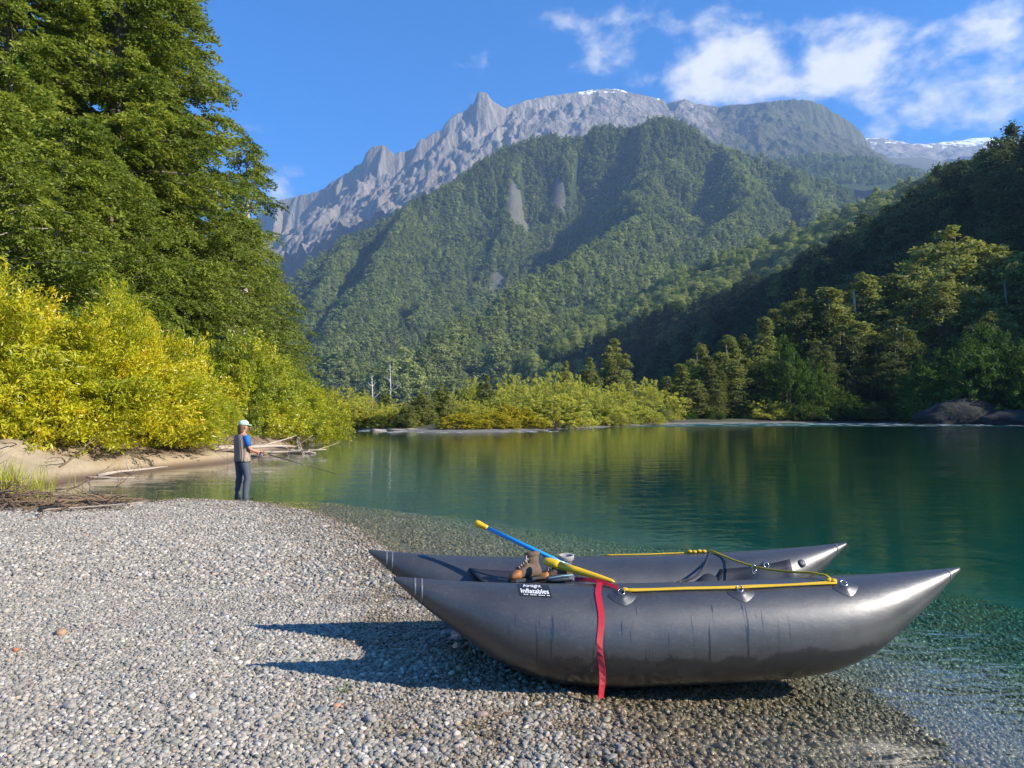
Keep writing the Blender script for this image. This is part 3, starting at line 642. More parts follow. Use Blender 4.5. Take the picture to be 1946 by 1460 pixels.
# ---- left bank: tall beeches and willows
bee1 = beech(21, 31, 7.6, 130, 44, .115, .048, nsub=8, rise=.16)
bee2 = beech(22, 30, 7.2, 126, 44, .115, .048, base=.04, nsub=8, rise=.12)
bee3 = beech(23, 27, 4.6, 80, 26, .13, .055, base=.2, top_pow=.6, gap=.2)
bee4 = beech(24, 15, 5.8, 84, 34, .10, .045, base=.04, rise=.34)
GB = 'beech trees on the left bank'
def at_ground(u, Y):
    p = pix(u, 786, Y); return p.x, Y, float(HT(np.array([p.x]), np.array([Y]))[0]) - .1
for ms, mt, u, Y, sc, rz, lab in (
    (bee1, M_BEECH, 308, 46, .97, .4, 'tall dark evergreen tree with bare dark trunks, right end of the left bank wood'),
    (bee3, M_BEECH, 462, 60, .88, 1.9, 'slender airy tree against blue sky, farthest right of the left bank wood'),
    (bee2, M_BEECH_Y, 195, 41, 1.06, 2.2, 'tall olive green tree above the yellow willow, reaching past the top of the picture'),
    (bee1, M_BEECH_Y, 20, 38, 1.02, 3.3, 'tall tree with yellowish green sprays at the left picture edge'),
    (bee2, M_BEECH, 265, 62, 1.12, 4.0, 'tall dark tree behind the olive tree in the left wood'),
    (bee1, M_BEECH, 110, 58, 1.1, 5.1, 'dark tree deep in the wood at upper left, behind the olive tree'),
    (bee2, M_BEECH, -60, 52, 1.1, .9, 'dark tree deep in the wood beyond the left picture edge'),
    (bee4, M_BEECH, 440, 52, 1.0, 1.2, 'lower bushy evergreen tree leaning out right of the dark trunks'),
    (bee4, M_BEECH, 350, 44, .78, 2.6, 'small dark evergreen right behind the smaller willow'),
    (bee4, M_BEECH_Y, 215, 33, .8, 4.4, 'drooping olive young tree rising just behind the yellow willow'),
    (bee4, M_BEECH, 505, 64, .98, 5.0, 'rounded evergreen at the far right foot of the left wood')):
    x, y, z = at_ground(u, Y); plant('beech_tree', ms, (PALEBARK if ms is bee3 else BARK, mt), x, y, z, lab, 'tree', GB, sc, rz)
for u, Y, sc, rz, lab in ((95, 30, .86, 0, 'leafy yellowing tree above the willow at left'), (-30, 27, .84, 2, 'green leafy tree at the left picture edge above the willow'), (30, 33, 1.05, 4.2, 'taller leafy tree between the two above the left willow')):
    x, y, z = at_ground(u, Y); plant('beech_tree', bee4, (PALEBARK, M_BEECH_Y), x, y, z, lab, 'tree', GB, sc, rz)
GW = 'willow bushes along the left bank'
wil1 = willow(41, 5.0, 4.2, 3.2, 1700, 52, .085, .024)
wil2 = willow(42, 5.2, 4.0, 3.4, 1600, 52, .09, .025)
def crown_top(me):
    co = np.empty(len(me.vertices) * 3, np.float32); me.vertices.foreach_get('co', co); return float(np.percentile(co[2::3], 99.6))
for ms, mt, u, vt, Y, wx, wy, rz, lab in (
    (wil1, M_WILLOW_Y, 150, 575, 22.4, .80, .9, .3, 'large bright yellow willow bush overhanging the sand bank'),
    (wil2, M_WILLOW_Y, -20, 520, 21.0, .72, .9, 1.7, 'yellow willow bush cut by the left picture edge'),
    (wil1, M_WILLOW_Y, 262, 552, 26.5, .52, .7, 3.4, 'upright yellow willow crown just behind the large yellow willow'),
    (wil2, M_WILLOW_Y, 285, 690, 24.2, .46, .6, 5.2, 'small golden willow at the foot of the upright yellow crown'),
    (wil2, M_WILLOW_G, 460, 640, 36, .66, .9, 2.2, 'yellow green willow bush behind the angler at the water edge'),
    (wil1, M_WILLOW_G, 555, 690, 40, .58, .8, 4.1, 'rounded green willow hanging over the river, right of the angler'),
    (wil2, M_WILLOW_G, 385, 720, 31, .45, .6, .2, 'low green willow left of the angler above the driftwood log')):
    x, y, z = at_ground(u, Y); sz = (pix(u, vt, Y).z - z) / crown_top(ms[1]); plant('willow_bush', ms, (BARK, mt), x, y, z - .4, lab, 'bush', GW, (wx, wy, sz * 1.07), rz)

# ---- far bank: willows and small trees by the gravel spit
pw1 = willow(51, 6, 4.4, 4.0, 760, 34, .15, .06, lump=.5)
pw2 = willow(52, 4.5, 3.8, 3.4, 620, 30, .15, .055)
pt1 = tufted(53, 14, 4.4, 5, 420, 36, .22, .11)
pt2 = tufted(54, 16, 6.4, 9, 560, 40, .24, .12, low=.62)
pt3 = tufted(55, 18, 5.0, 6, 500, 38, .24, .12, base=.1)
GF = 'bushes on the far bank behind the gravel spit'
def far_plant(name, ms, bark, mt, u, vtop, Y, h0, lab, cat, grp, wide=1.0, rz=None):
    co = np.empty(len(ms[1].vertices) * 3, np.float32); ms[1].vertices.foreach_get('co', co); h0 = float(np.percentile(co[2::3], 99.7))
    x, y, z = at_ground(u, Y); z = min(z, z); zt = pix(u, vtop, Y).z; s = (zt - z) / h0; wide *= 1.25 if name == 'willow_bush' else 1.45 if name == 'bank_tree' else 1.2 if name.startswith('bank_') else 1.1
    return plant(name, ms, (bark, mt), x, y, z, lab, cat, grp, (s * wide, s * wide, s), random.uniform(0, 6) if rz is None else rz)
far_list = [
    ('willow_bush', pw2, M_BANK_W, 1050, 752, 81, 4.6, 1.45, 'largest yellow green bush at the right end of the gravel spit'),
    ('willow_bush', pw2, M_BANK_Y, 880, 786, 70, 4.6, 1.9, 'low golden bush at the left of the golden row on the spit'),
    ('willow_bush', pw2, M_BANK_Y, 930, 784, 72.5, 4.6, 1.9, 'low golden bush in the middle of the row on the spit'),
    ('willow_bush', pw2, M_BANK_Y, 978, 772, 76, 4.6, 1.5, 'taller golden bush beside the largest spit bush'),
    ('willow_bush', pw1, M_BANK_W, 908, 762, 80, 6.2, 1.15, 'pale green rounded bush behind the golden row'),
    ('willow_bush', pw1, M_BANK_W, 660, 738, 90, 6.2, 1.1, 'pale green bush just right of the left bank willow, across the river'),
    ('willow_bush', pw2, M_BANK_W, 640, 768, 83.5, 4.6, 1.5, 'lowest pale bush at the far left of the opposite bank'),
    ('willow_bush', pw1, M_BANK_W, 705, 757, 83, 6.2, 1.3, 'broad pale bush standing over dark water at left of the opposite bank'),
    ('willow_bush', pw1, M_BANK_W, 748, 768, 77.5, 6.2, 1.25, 'yellowish bush above the left tip of the gravel spit'),
    ('small_tree', pt2, M_BANK_O, 800, 742, 78, 15.5, 1.0, 'left of the twin olive trees above the gravel spit'),
    ('small_tree', pt2, M_BANK_O, 842, 730, 80, 15.5, 1.0, 'right of the twin olive trees above the gravel spit'),
    ('small_tree', pt1, M_BANK_O, 925, 714, 112, 14, .95, 'dark pointed evergreen behind the golden bushes'),
    ('willow_tree', pw1, M_BANK_W, 975, 713, 120, 6.2, .78, 'pale rounded willow between dark evergreen and largest spit bush'),
    ('willow_tree', pw1, M_BANK_W, 1048, 710, 124, 6.2, .78, 'tall pale willow rising behind the largest spit bush'),
    ('willow_bush', pw1, M_BANK_W, 1120, 745, 95, 6.2, 1.2, 'yellow green bush just right of the largest spit bush'),
    ('willow_bush', pw1, M_BANK_W, 1160, 760, 99, 6.2, 1.4, 'low spreading bush at the riffle, second right of the spit'),
    ('willow_bush', pw1, M_BANK_W, 1185, 732, 116, 6.2, 1.0, 'tall yellow topped bush behind the riffle'),
    ('willow_bush', pw1, M_BANK_O, 1225, 755, 118, 6.2, 1.2, 'dull green bush where shade begins on the far bank'),
    ('willow_bush', pw1, M_BANK_W, 1245, 722, 124, 6.2, .9, 'sunlit bush at the left end of the shaded right bank'),
    ('small_tree', pt3, M_BANK_O, 1168, 645, 190, 18, 1.1, 'tallest lone tree standing clear of the far bushes'),
    ('small_tree', pt3, M_BANK_O, 1120, 682, 180, 18, 1.0, 'shorter tree just left of the tallest lone tree'),
    ('small_tree', pt3, M_BANK_O, 1073, 688, 190, 18, .9, 'small tree two places left of the tallest lone tree'),
    ('small_tree', pt1, M_BANK_O, 872, 742, 86, 14, 1.0, 'small grey green evergreen right beside the twin olive trees'),
    ('small_tree', pt2, M_BANK_O, 775, 765, 75, 15.5, 1.1, 'dark low tree at the left foot of the twin olive trees'),
    ('willow_bush', pw1, M_BANK_W, 1010, 735, 106, 6.2, 1.0, 'green bush half hidden left behind the largest spit bush'),
    ('willow_bush', pw2, M_BANK_W, 690, 775, 82, 4.6, 1.6, 'low bush leaning over the dark water left of the spit'),
    ('willow_bush', pw2, M_BANK_Y, 722, 782, 80, 4.6, 1.3, 'small yellowing bush left of the spit driftwood'),
    ('willow_bush', pw1, M_BANK_W, 860, 752, 84, 6.2, 1.0, 'pale bush between the twin olive trees and the golden row'),
    ('willow_bush', pw1, M_BANK_W, 945, 742, 92, 6.2, 1.0, 'rounded pale bush right in front of the dark pointed evergreen'),
    ('willow_bush', pw2, M_BANK_W, 1205, 772, 108, 4.6, 1.7, 'low waterside bush below the yellow topped bush'),
    ('willow_bush', pw2, M_BANK_W, 1140, 778, 97, 4.6, 1.7, 'lowest waterside bush right of the largest spit bush'),
    ('willow_bush', pw1, M_BANK_W, 1015, 722, 128, 6.2, .9, 'pale willow between the two taller rounded willows'),
    ('willow_tree', pw1, M_BANK_W, 1100, 712, 140, 6.2, .78, 'pale willow right of the tall one behind the largest spit bush'),
    ('willow_tree', pw1, M_BANK_W, 890, 722, 122, 6.2, .78, 'pale willow left of the dark pointed evergreen'),
    ('willow_tree', pt2, M_BANK_O, 735, 742, 118, 15.5, 1.0, 'dull tree behind the low bushes at the left of the far bank'),
    ('willow_bush', pw1, M_BANK_W, 1090, 728, 116, 6.2, 1.0, 'pale bush peeping over the right shoulder of the largest spit bush')]
for nm, ms, mt, u, vt, Y, h0, wd, lab in far_list:
    far_plant(nm, ms, BARK, mt, u, vt, Y, h0, lab, 'tree' if 'tree' in nm else 'bush', GF if 'bush' in nm else 'trees on the far bank', wd)

# ---- right bank: shaded trees with sunlit tops
GR = 'trees on the shaded right bank'
rb1 = tufted(61, 24, 9.5, 11, 900, 52, .23, .115, low=.6)
rb2 = tufted(62, 22, 6.2, 6, 700, 50, .22, .11)
rb3 = tufted(63, 20, 5.6, 4, 620, 48, .22, .11)
rb4 = tufted(66, 22, 6.0, 5, 700, 50, .22, .11, low=.4)
rb5 = tufted(67, 24, 9.0, 10, 900, 52, .23, .115, low=.66)
rw1 = willow(64, 9, 7.5, 6.5, 1100, 34, .20, .065, lump=.34)
right_list = [
    ('bank_tree', rb5, M_BANK_O, 1808, 447, 176, 23.5, 1.0, 'largest round topped tree on the right bank, crown caught by sun'),
    ('bank_tree', rb4, M_BANK_O, 1930, 505, 150, 22, 1.1, 'tree cut by the right picture edge, sunlit top'),
    ('bank_tree', rb5, M_BANK_O, 1770, 520, 158, 23.5, .85, 'broad tree in front of the largest round topped tree'),
    ('bank_tree', rb2, M_BANK_O, 1862, 520, 164, 22, 1.0, 'tall narrow tree right of the largest round topped tree'),
    ('bank_tree', rb4, M_BANK_O, 1638, 524, 160, 22, 1.0, 'tall tree with pale dead trunk showing, middle of the right bank'),
    ('bank_tree', rb4, M_BANK_O, 1684, 528, 164, 20, 1.1, 'pointed tree right beside the pale trunked tree'),
    ('bank_tree', rb3, M_BANK_O, 1576, 553, 158, 20, 1.1, 'narrow pointed tree left of the pale trunked tree'),
    ('bank_tree', rb5, M_BANK_D, 1524, 560, 160, 23.5, .75, 'dark rounded tree behind the round green willow'),
    ('bank_tree', rb4, M_BANK_O, 1447, 608, 152, 22, .85, 'slender sunlit tree left above the round green willow'),
    ('bank_tree', rb4, M_BANK_O, 1386, 640, 146, 20, 1.2, 'brownish sunlit tree, third from the left end of the right bank'),
    ('bank_tree', rb4, M_BANK_O, 1330, 655, 144, 22, 1.0, 'dark leaning tree, second from the left end of the right bank'),
    ('bank_tree', rb3, M_BANK_O, 1290, 694, 138, 20, 1.3, 'small leafy tree at the left end of the right bank'),
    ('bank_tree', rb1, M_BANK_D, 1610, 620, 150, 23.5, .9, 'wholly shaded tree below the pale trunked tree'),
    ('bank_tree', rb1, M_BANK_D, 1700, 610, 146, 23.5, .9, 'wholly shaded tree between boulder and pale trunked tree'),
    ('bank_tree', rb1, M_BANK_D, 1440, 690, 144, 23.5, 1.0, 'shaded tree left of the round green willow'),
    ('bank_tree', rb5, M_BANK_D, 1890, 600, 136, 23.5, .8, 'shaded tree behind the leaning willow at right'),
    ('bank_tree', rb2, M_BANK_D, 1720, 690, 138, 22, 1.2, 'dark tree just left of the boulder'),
    ('bank_tree', rb2, M_BANK_D, 1485, 590, 168, 22, .9, 'pointed tree behind and right of the slender sunlit tree'),
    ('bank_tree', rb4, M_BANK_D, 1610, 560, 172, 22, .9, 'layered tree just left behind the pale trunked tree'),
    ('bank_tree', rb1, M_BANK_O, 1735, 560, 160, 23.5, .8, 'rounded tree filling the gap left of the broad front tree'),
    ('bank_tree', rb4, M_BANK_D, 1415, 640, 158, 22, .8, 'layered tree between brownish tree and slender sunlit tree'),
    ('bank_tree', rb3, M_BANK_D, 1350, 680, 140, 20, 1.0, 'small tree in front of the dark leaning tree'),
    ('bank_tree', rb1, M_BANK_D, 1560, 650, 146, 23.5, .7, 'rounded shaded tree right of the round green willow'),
    ('bank_tree', rb2, M_BANK_O, 1900, 540, 170, 22, 1.0, 'tall tree just left of the one cut by the right edge'),
    ('bank_willow', rw1, M_BANK_G, 1500, 648, 142, 9.2, .72, 'round deep green willow in the middle of the right bank'),
    ('bank_willow', rw1, M_BANK_G, 1852, 622, 124, 9.2, .95, 'leaning deep green willow spreading over the boulder'),
    ('bank_willow', rw1, M_BANK_G, 1946, 640, 118, 9.2, .6, 'willow with a few yellow leaves at the right picture edge'),
    ('bank_bush', pw1, M_BANK_G, 1610, 742, 140, 6.2, 1.5, 'low deep green bush at the waterline, middle of the right bank'),
    ('bank_bush', pw1, M_BANK_G, 1300, 778, 130, 6.2, 1.5, 'small round bush at the waterline, left end of the right bank'),
    ('bank_bush', pw1, M_BANK_G, 1360, 782, 134, 6.2, 1.6, 'second small waterline bush from the left end of the right bank'),
    ('bank_bush', pw1, M_BANK_W, 1452, 762, 138, 6.2, 1.5, 'waterline bush under the round green willow'),
    ('bank_bush', pw1, M_BANK_D, 1530, 770, 138, 6.2, 1.8, 'dark waterline bush right of the round green willow'),
    ('bank_bush', pw1, M_BANK_D, 1680, 765, 136, 6.2, 2.0, 'dark waterline bush left beside the boulder')]
for nm, ms, mt, u, vt, Y, h0, wd, lab in right_list:
    far_plant(nm, ms, PALEBARK if 'pale trunked' in lab or 'pale dead' in lab else BARK, mt, u, vt, Y, h0, lab, 'bush' if 'bush' in nm else 'tree', GR, wd)

# ---- bare dead trees beyond the far bushes
M_DEAD = simple('bleached dead wood', (.55, .52, .48), .9, .15, 6, .3)
def dead_tree(u, v0, v1, Y, seed, lab):
    x, y, z = at_ground(u, Y); zt = pix(u, v0, Y).z; h = zt - z; rg = random.Random(seed); mb = MB(); mb.tube([Vector((0, 0, 0)), Vector((.02 * h, 0, .5 * h)), Vector((.0, .02 * h, h))], [.16, .11, .03], 6)
    for i in range(9):
        t = rg.uniform(.35, .95); a = rg.uniform(0, 6.3); L = (1.05 - t) * h * .35; mb.tube([Vector((.01 * h, 0, t * h)), Vector((math.cos(a) * L * .6, math.sin(a) * L * .6, t * h + L * .35)), Vector((math.cos(a) * L, math.sin(a) * L, t * h + L * .8))], [.06, .04, .015], 4)
    tag(mb.build('dead_tree', M_DEAD, None, True, (x, y, z)), lab, 'tree', 'bare dead trees behind the far bank')
dead_tree(740, 690, 745, 128, 1, 'tallest bare white dead trunk rising behind the left far bank bushes')
dead_tree(706, 712, 745, 124, 2, 'shorter bare white dead trunk just left of the tallest one')
# ---- hillside forest: far woods that read as one mass
FT = bpy.data.collections.new('forest tree kinds')
def far_tree(seed, H, Rd, nc, per, la, shape):
    me = puff(seed, H, Rd, nc, per, la, la * .62, base=.08, shape=shape, flat=.6, hollow=.8, njit=.28)[1]
    o = bpy.data.objects.new('forest_tree_%d' % seed, me); me.materials.append(M_FOREST); FT.objects.link(o)
for i, (H, Rd, shp) in enumerate(((15, 5.6, 'round'), (17, 5.0, 'column'), (19, 4.2, 'cone'), (14, 6.2, 'round'))): far_tree(70 + i, H, Rd, 42, 9, 1.05, shp)
FN = bpy.data.collections.new('valley tree kinds')
for i, (H, Rd, shp) in enumerate(((15, 5.6, 'round'), (17, 5.0, 'column'), (19, 4.2, 'cone'), (14, 6.2, 'round'))):
    me = puff(80 + i, H, Rd, 130, 18, .5, .3, base=.08, shape=shp, flat=.5, hollow=.78, njit=.3)[1]; me.materials.append(M_FOREST); FN.objects.link(bpy.data.objects.new('valley_tree_%d' % i, me))
def scatter_group():
    ng = bpy.data.node_groups.new('scatter', 'GeometryNodeTree')
    ng.interface.new_socket('Geometry', in_out='INPUT', socket_type='NodeSocketGeometry'); ng.interface.new_socket('Kinds', in_out='INPUT', socket_type='NodeSocketCollection')
    ng.interface.new_socket('Geometry', in_out='OUTPUT', socket_type='NodeSocketGeometry')
    N = ng.nodes.new; gi = N('NodeGroupInput'); go = N('NodeGroupOutput'); ip = N('GeometryNodeInstanceOnPoints'); ci = N('GeometryNodeCollectionInfo')
    ci.inputs['Separate Children'].default_value = True; ci.inputs['Reset Children'].default_value = True
    def na(nm, ty):
        q = N('GeometryNodeInputNamedAttribute'); q.data_type = ty; q.inputs[0].default_value = nm; return q.outputs[0]
    L = ng.links.new; L(gi.outputs[0], ip.inputs['Points']); L(gi.outputs[1], ci.inputs['Collection']); L(ci.outputs[0], ip.inputs['Instance'])
    ip.inputs['Pick Instance'].default_value = True; L(na('idx', 'INT'), ip.inputs['Instance Index'])
    er = N('FunctionNodeEulerToRotation'); L(na('rot', 'FLOAT_VECTOR'), er.inputs[0]); L(er.outputs[0], ip.inputs['Rotation']); L(na('scl', 'FLOAT_VECTOR'), ip.inputs['Scale'])
    L(ip.outputs[0], go.inputs[0]); return ng
SCATTER = scatter_group()
def scatter(name, P, rot, scl, idx, tint, coll, **tags):
    n = len(P); me = bpy.data.meshes.new(name); me.vertices.add(n); me.vertices.foreach_set('co', np.asarray(P, np.float32).ravel())
    for nm, ty, key, arr in (('rot', 'FLOAT_VECTOR', 'vector', rot), ('scl', 'FLOAT_VECTOR', 'vector', scl), ('idx', 'INT', 'value', idx)):
        a = me.attributes.new(nm, ty, 'POINT'); a.data.foreach_set(key, np.asarray(arr, np.int32 if ty == 'INT' else np.float32).ravel())
    tint = np.asarray(tint, np.float32)
    if tint.ndim == 1: a = me.attributes.new('tint', 'FLOAT', 'POINT'); a.data.foreach_set('value', tint)
    else:
        a = me.attributes.new('tint', 'FLOAT_COLOR', 'POINT'); a.data.foreach_set('color', np.concatenate([tint, np.ones((n, 1), np.float32)], 1).ravel())
    o = mob(name, me); md = o.modifiers.new('scatter', 'NODES'); md.node_group = SCATTER
    md[[i.identifier for i in SCATTER.interface.items_tree if i.name == 'Kinds'][0]] = coll
    return tag(o, kind='stuff', **tags)
def in_view(x, y, m=.08): return (np.abs(x / np.maximum(y, 1)) < .693 + m)
def forest(name, fn, x0, x1, y0, y1, sp, scale, label, keep=None, tb=.5, seed=1, kinds=None):
    rg = np.random.default_rng(seed); n = int((x1 - x0) * (y1 - y0) / (sp * sp)); x = rg.uniform(x0, x1, n); y = rg.uniform(y0, y1, n)
    z = fn(x, y); e = 6.0; gxs = (fn(x + e, y) - z) / e; gys = (fn(x, y + e) - z) / e; sl = np.hypot(gxs, gys)
    facing = (gxs * x + gys * y) / np.hypot(x, y) > -.9               # slopes the valley can see, and the crests
    ok = in_view(x, y) & (z > 3.0) & facing
    if keep is not None: ok &= keep(x, y, z, sl, rg)
    x, y, z = x[ok], y[ok], z[ok]; n = len(x)
    patch = fbm(x / 90, y / 90, 3)
    s = scale * (.5 + 1.1 * rg.random(n) ** 1.6) * (1 + .3 * patch)
    t = tb + .28 * patch + rg.normal(0, .16, n)
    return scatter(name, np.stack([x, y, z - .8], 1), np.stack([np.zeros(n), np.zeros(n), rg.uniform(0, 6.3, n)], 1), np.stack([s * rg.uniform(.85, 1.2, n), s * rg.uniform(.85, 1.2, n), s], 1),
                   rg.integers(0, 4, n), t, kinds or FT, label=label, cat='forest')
def no_cliff(x, y, z, sl, rg): return (sl < 4) & (hC(x, y) >= hD1(x, y) - 2) & (rockmask(x, y) * 1.1 < rg.random(len(x))) & ~(np.hypot(x - CLR[0], (y - CLR[1]) * .6) < 16)
CLR = pix(795, 680, 760)
forest('mountain_forest', hC, -1000, 1450, 520, 2700, 8.6, .95, 'dense green forest covering the mountain below the rocky massif', no_cliff, .5, 3)
forest('bowl_forest', hC, -500, 800, 1900, 2700, 5.2, .85, 'forest clinging to the steep bowl under the wooded mountain crest', lambda x, y, z, sl, rg: (sl > .95) & no_cliff(x, y, z, sl, rg), .42, 13)
forest('hill_forest', hC2, 900, 2900, 2950, 3560, 15, 1.2, 'dark forest on the hill at the foot of the domed summit', None, .35, 4)
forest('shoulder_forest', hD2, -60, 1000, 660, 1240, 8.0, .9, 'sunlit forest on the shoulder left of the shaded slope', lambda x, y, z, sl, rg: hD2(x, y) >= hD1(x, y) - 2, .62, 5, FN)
forest('spur_forest', hD1, -120, 330, 118, 1120, 6.5, .85, 'forest tinted darker for shade on the shaded slope rising to the right', lambda x, y, z, sl, rg: (z > 5), .05, 6, FN)  # low tint puts part of the slope's shade into the foliage colour
forest('valley_wood', lambda x, y: G(x, y), -160, 170, 150, 640, 7.5, .72, 'low wood on the valley floor behind the far bank bushes', lambda x, y, z, sl, rg: (G(x, y) > hD1(x, y)) & (y > 150 + 30 * fbm(x / 30, y / 30, 2)), .6, 8, FN)

# ------------------------------------------------------------------ cataraft
def raft_material():
    m = Mat('grey coated raft fabric'); P = m.obj(); xyz = m.sep(P); z = xyz[2]
    big = m.noise(P, 3.0, 5); fine = m.noise(P, 60, 4)
    c = m.mix(big, (.020, .0195, .0195), (.048, .0465, .046))
    c = m.mix(m.mth('MULTIPLY', m.rng(fine, .5, .8), .25), c, (.16, .16, .165))
    scuff = m.noise(m.sca(P, (3, 3, 22)), 6, 6, .7, 1.2)
    c = m.mix(m.rng(scuff, .62, .78, 0, .35), c, (.24, .24, .25))
    # wet bottom and drips
    edge = m.mth('ADD', m.mth('MULTIPLY', m.noise(m.sca(P, (1, 1, .2)), 4.5, 6, .7), .30), m.mth('MULTIPLY', m.noise(m.sca(P, (1, 1, .12)), 22, 4, .7), .05))
    wet = m.rng(m.mth('SUBTRACT', z, edge), .045, .07, 1, 0)
    dn = m.noise(m.sca(P, (1, .1, .03)), 62, 2, .5, .15)
    dripz = m.mth('MULTIPLY', m.rng(z, .1, .2), m.rng(m.mth('ADD', z, m.mth('MULTIPLY', m.noise(m.sca(P, (1, 0, 0)), 14, 3), .7)), .84, .78))
    drip = m.mth('MULTIPLY', m.mth('MULTIPLY', m.rng(dn, .635, .65), dripz), m.rng(xyz[0], 2.0, 1.4))
    spn = m.n('ShaderNodeTexVoronoi', {'Vector': P, 'Scale': 38.0}); spot = m.mth('MULTIPLY', m.rng(spn.outputs['Distance'], .10, .16, 1, 0), m.rng(m.noise(P, 5, 3), .52, .62))
    w = m.mth('MAXIMUM', m.mth('MAXIMUM', wet, drip), m.mth('MULTIPLY', spot, m.rng(z, .5, .3)))
    c = m.mix(m.mth('MULTIPLY', w, .85), c, (.016, .016, .017))
    rg_ = m.mth('ADD', m.rng(big, .3, .7, .40, .50), m.mth('MULTIPLY', w, -.16))
    wr = m.noise(m.sca(P, (1.2, 3, 3)), 5, 3); h = m.mth('ADD', m.mth('MULTIPLY', wr, .5), m.mth('MULTIPLY', fine, .06))
    m.pbr(c, rg_, m.bump(h, .22, .02), Specular_IOR_Level=.9, Coat_Weight=.35, Coat_Roughness=.38); return m.m
M_RAFT = raft_material()
M_PATCH = simple('raft reinforcement patch', (.065, .065, .07), .45, .15, 80, .2, Specular_IOR_Level=.5)
M_DARKFAB = simple('dark raft deck fabric', (.022, .023, .027), .6, .25, 25, .2)
M_STEEL = simple('stainless steel ring', (.62, .62, .62), .25, .05, 40, .02, Metallic=1.0)
M_SEAM = simple('raft seam tape', (.12, .12, .125), .4, .2, 60, .15)
M_WHITE = simple('white printed lettering', (.82, .82, .82), .5, .03, 40, .0)
M_BADGE = simple('black badge', (.018, .018, .02), .45, .1, 40, .05)
M_ROPE = Mat('yellow braided rope'); 
def rope_mat(name, col):
    m = Mat(name); P = m.obj(); w = m.n('ShaderNodeTexWave', {'Vector': P, 'Scale': 120.0, 'Distortion': 1.5}, wave_type='BANDS', bands_direction='DIAGONAL')
    c = m.mix(w.outputs[1], tuple(x * .7 for x in col), col); m.pbr(c, .6, m.bump(w.outputs[1], .5, .003)); return m.m
M_ROPE = rope_mat('yellow braided rope', (.80, .50, .012))
M_RED = rope_mat('red nylon webbing', (.62, .012, .035))
class Tube:
    prof = [(0, .012), (.03, .022), (.10, .048), (.2, .084), (.33, .128), (.5, .184), (.66, .232), (.84, .265), (1.0, .282), (1.2, .291), (1.4, .295)]
    def __init__(s, a, b, ztop):
        s.a, s.b = Vector(a), Vector(b); h = s.b - s.a; s.za, s.zb = a[2], b[2]; h.z = 0; s.L = h.length; s.d = h.normalized(); s.n = Vector((s.d.y, -s.d.x, 0)); s.zt = ztop
    def r(s, t):
        e = min(t, s.L - t); xs = [p[0] for p in s.prof]; ys = [p[1] for p in s.prof]
        return float(np.interp(e, xs, ys)) * 1.035
    def top(s, t):
        k = abs(2 * t / s.L - 1) ** 2.6; return s.zt + ((s.za if t < s.L / 2 else s.zb) - s.zt) * k
    def pt(s, t, phi, off=0.0):
        """phi 0 = side towards the near shore, 90 degrees = top"""
        r = s.r(t); c = Vector((s.a.x, s.a.y, 0)) + s.d * t; c.z = s.top(t) - r; rr = r + off
        return c + s.n * (math.cos(phi) * rr) + Vector((0, 0, math.sin(phi) * rr))
    def t_of(s, u):
        k = (u - 973) / F_PX; return (k * s.a.y - s.a.x) / (s.d.x - k * s.d.y)
    def mesh(s):
        mb = MB(); rings = []
        ts = [0] + list(np.linspace(.015, .3, 12)) + list(np.linspace(.34, s.L - .34, 60)) + list(s.L - np.linspace(.3, .015, 12)) + [s.L]
        for t in ts: rings.append([s.pt(t, 2 * math.pi * k / 56) for k in range(56)])
        mb.loft(rings); return mb
NEAR = Tube((-.706, 4.45, .680), (2.936, 4.90, .640), .590)
FARt = Tube((-1.018, 5.30, .684), (2.569, 5.73, .658), .592)
raft = empty('cataraft', (.9, 4.9, 0)); tag(raft, 'grey inflatable twin tube cataraft half beached on the gravel', 'raft')
def part(mb, name, mat, parent=raft, smooth=True):
    o = mb.build(name, mat, None, smooth)
    o.parent = parent
    w = Vector((0, 0, 0)); p = parent
    while p: w += Vector(p.location); p = p.parent
    o.location = -w
    return o
tube_near = part(NEAR.mesh(), 'tube', M_RAFT); tube_far = part(FARt.mesh(), 'tube', M_RAFT)
for T, ob in ((NEAR, tube_near), (FARt, tube_far)):
    for t0 in (.12, .16, T.L - .10):
        mb = MB()
        for e in (0,): mb.loft([[T.pt(t0 + k * .012, 2 * math.pi * j / 40, off) for j in range(40)] for k, off in ((0, .0005), (.1, .0022), (1, .0022), (1.1, .0005))], False)
        o = part(mb, 'seam_tape', M_SEAM); o.parent = ob; o.location = (0, 0, 0)
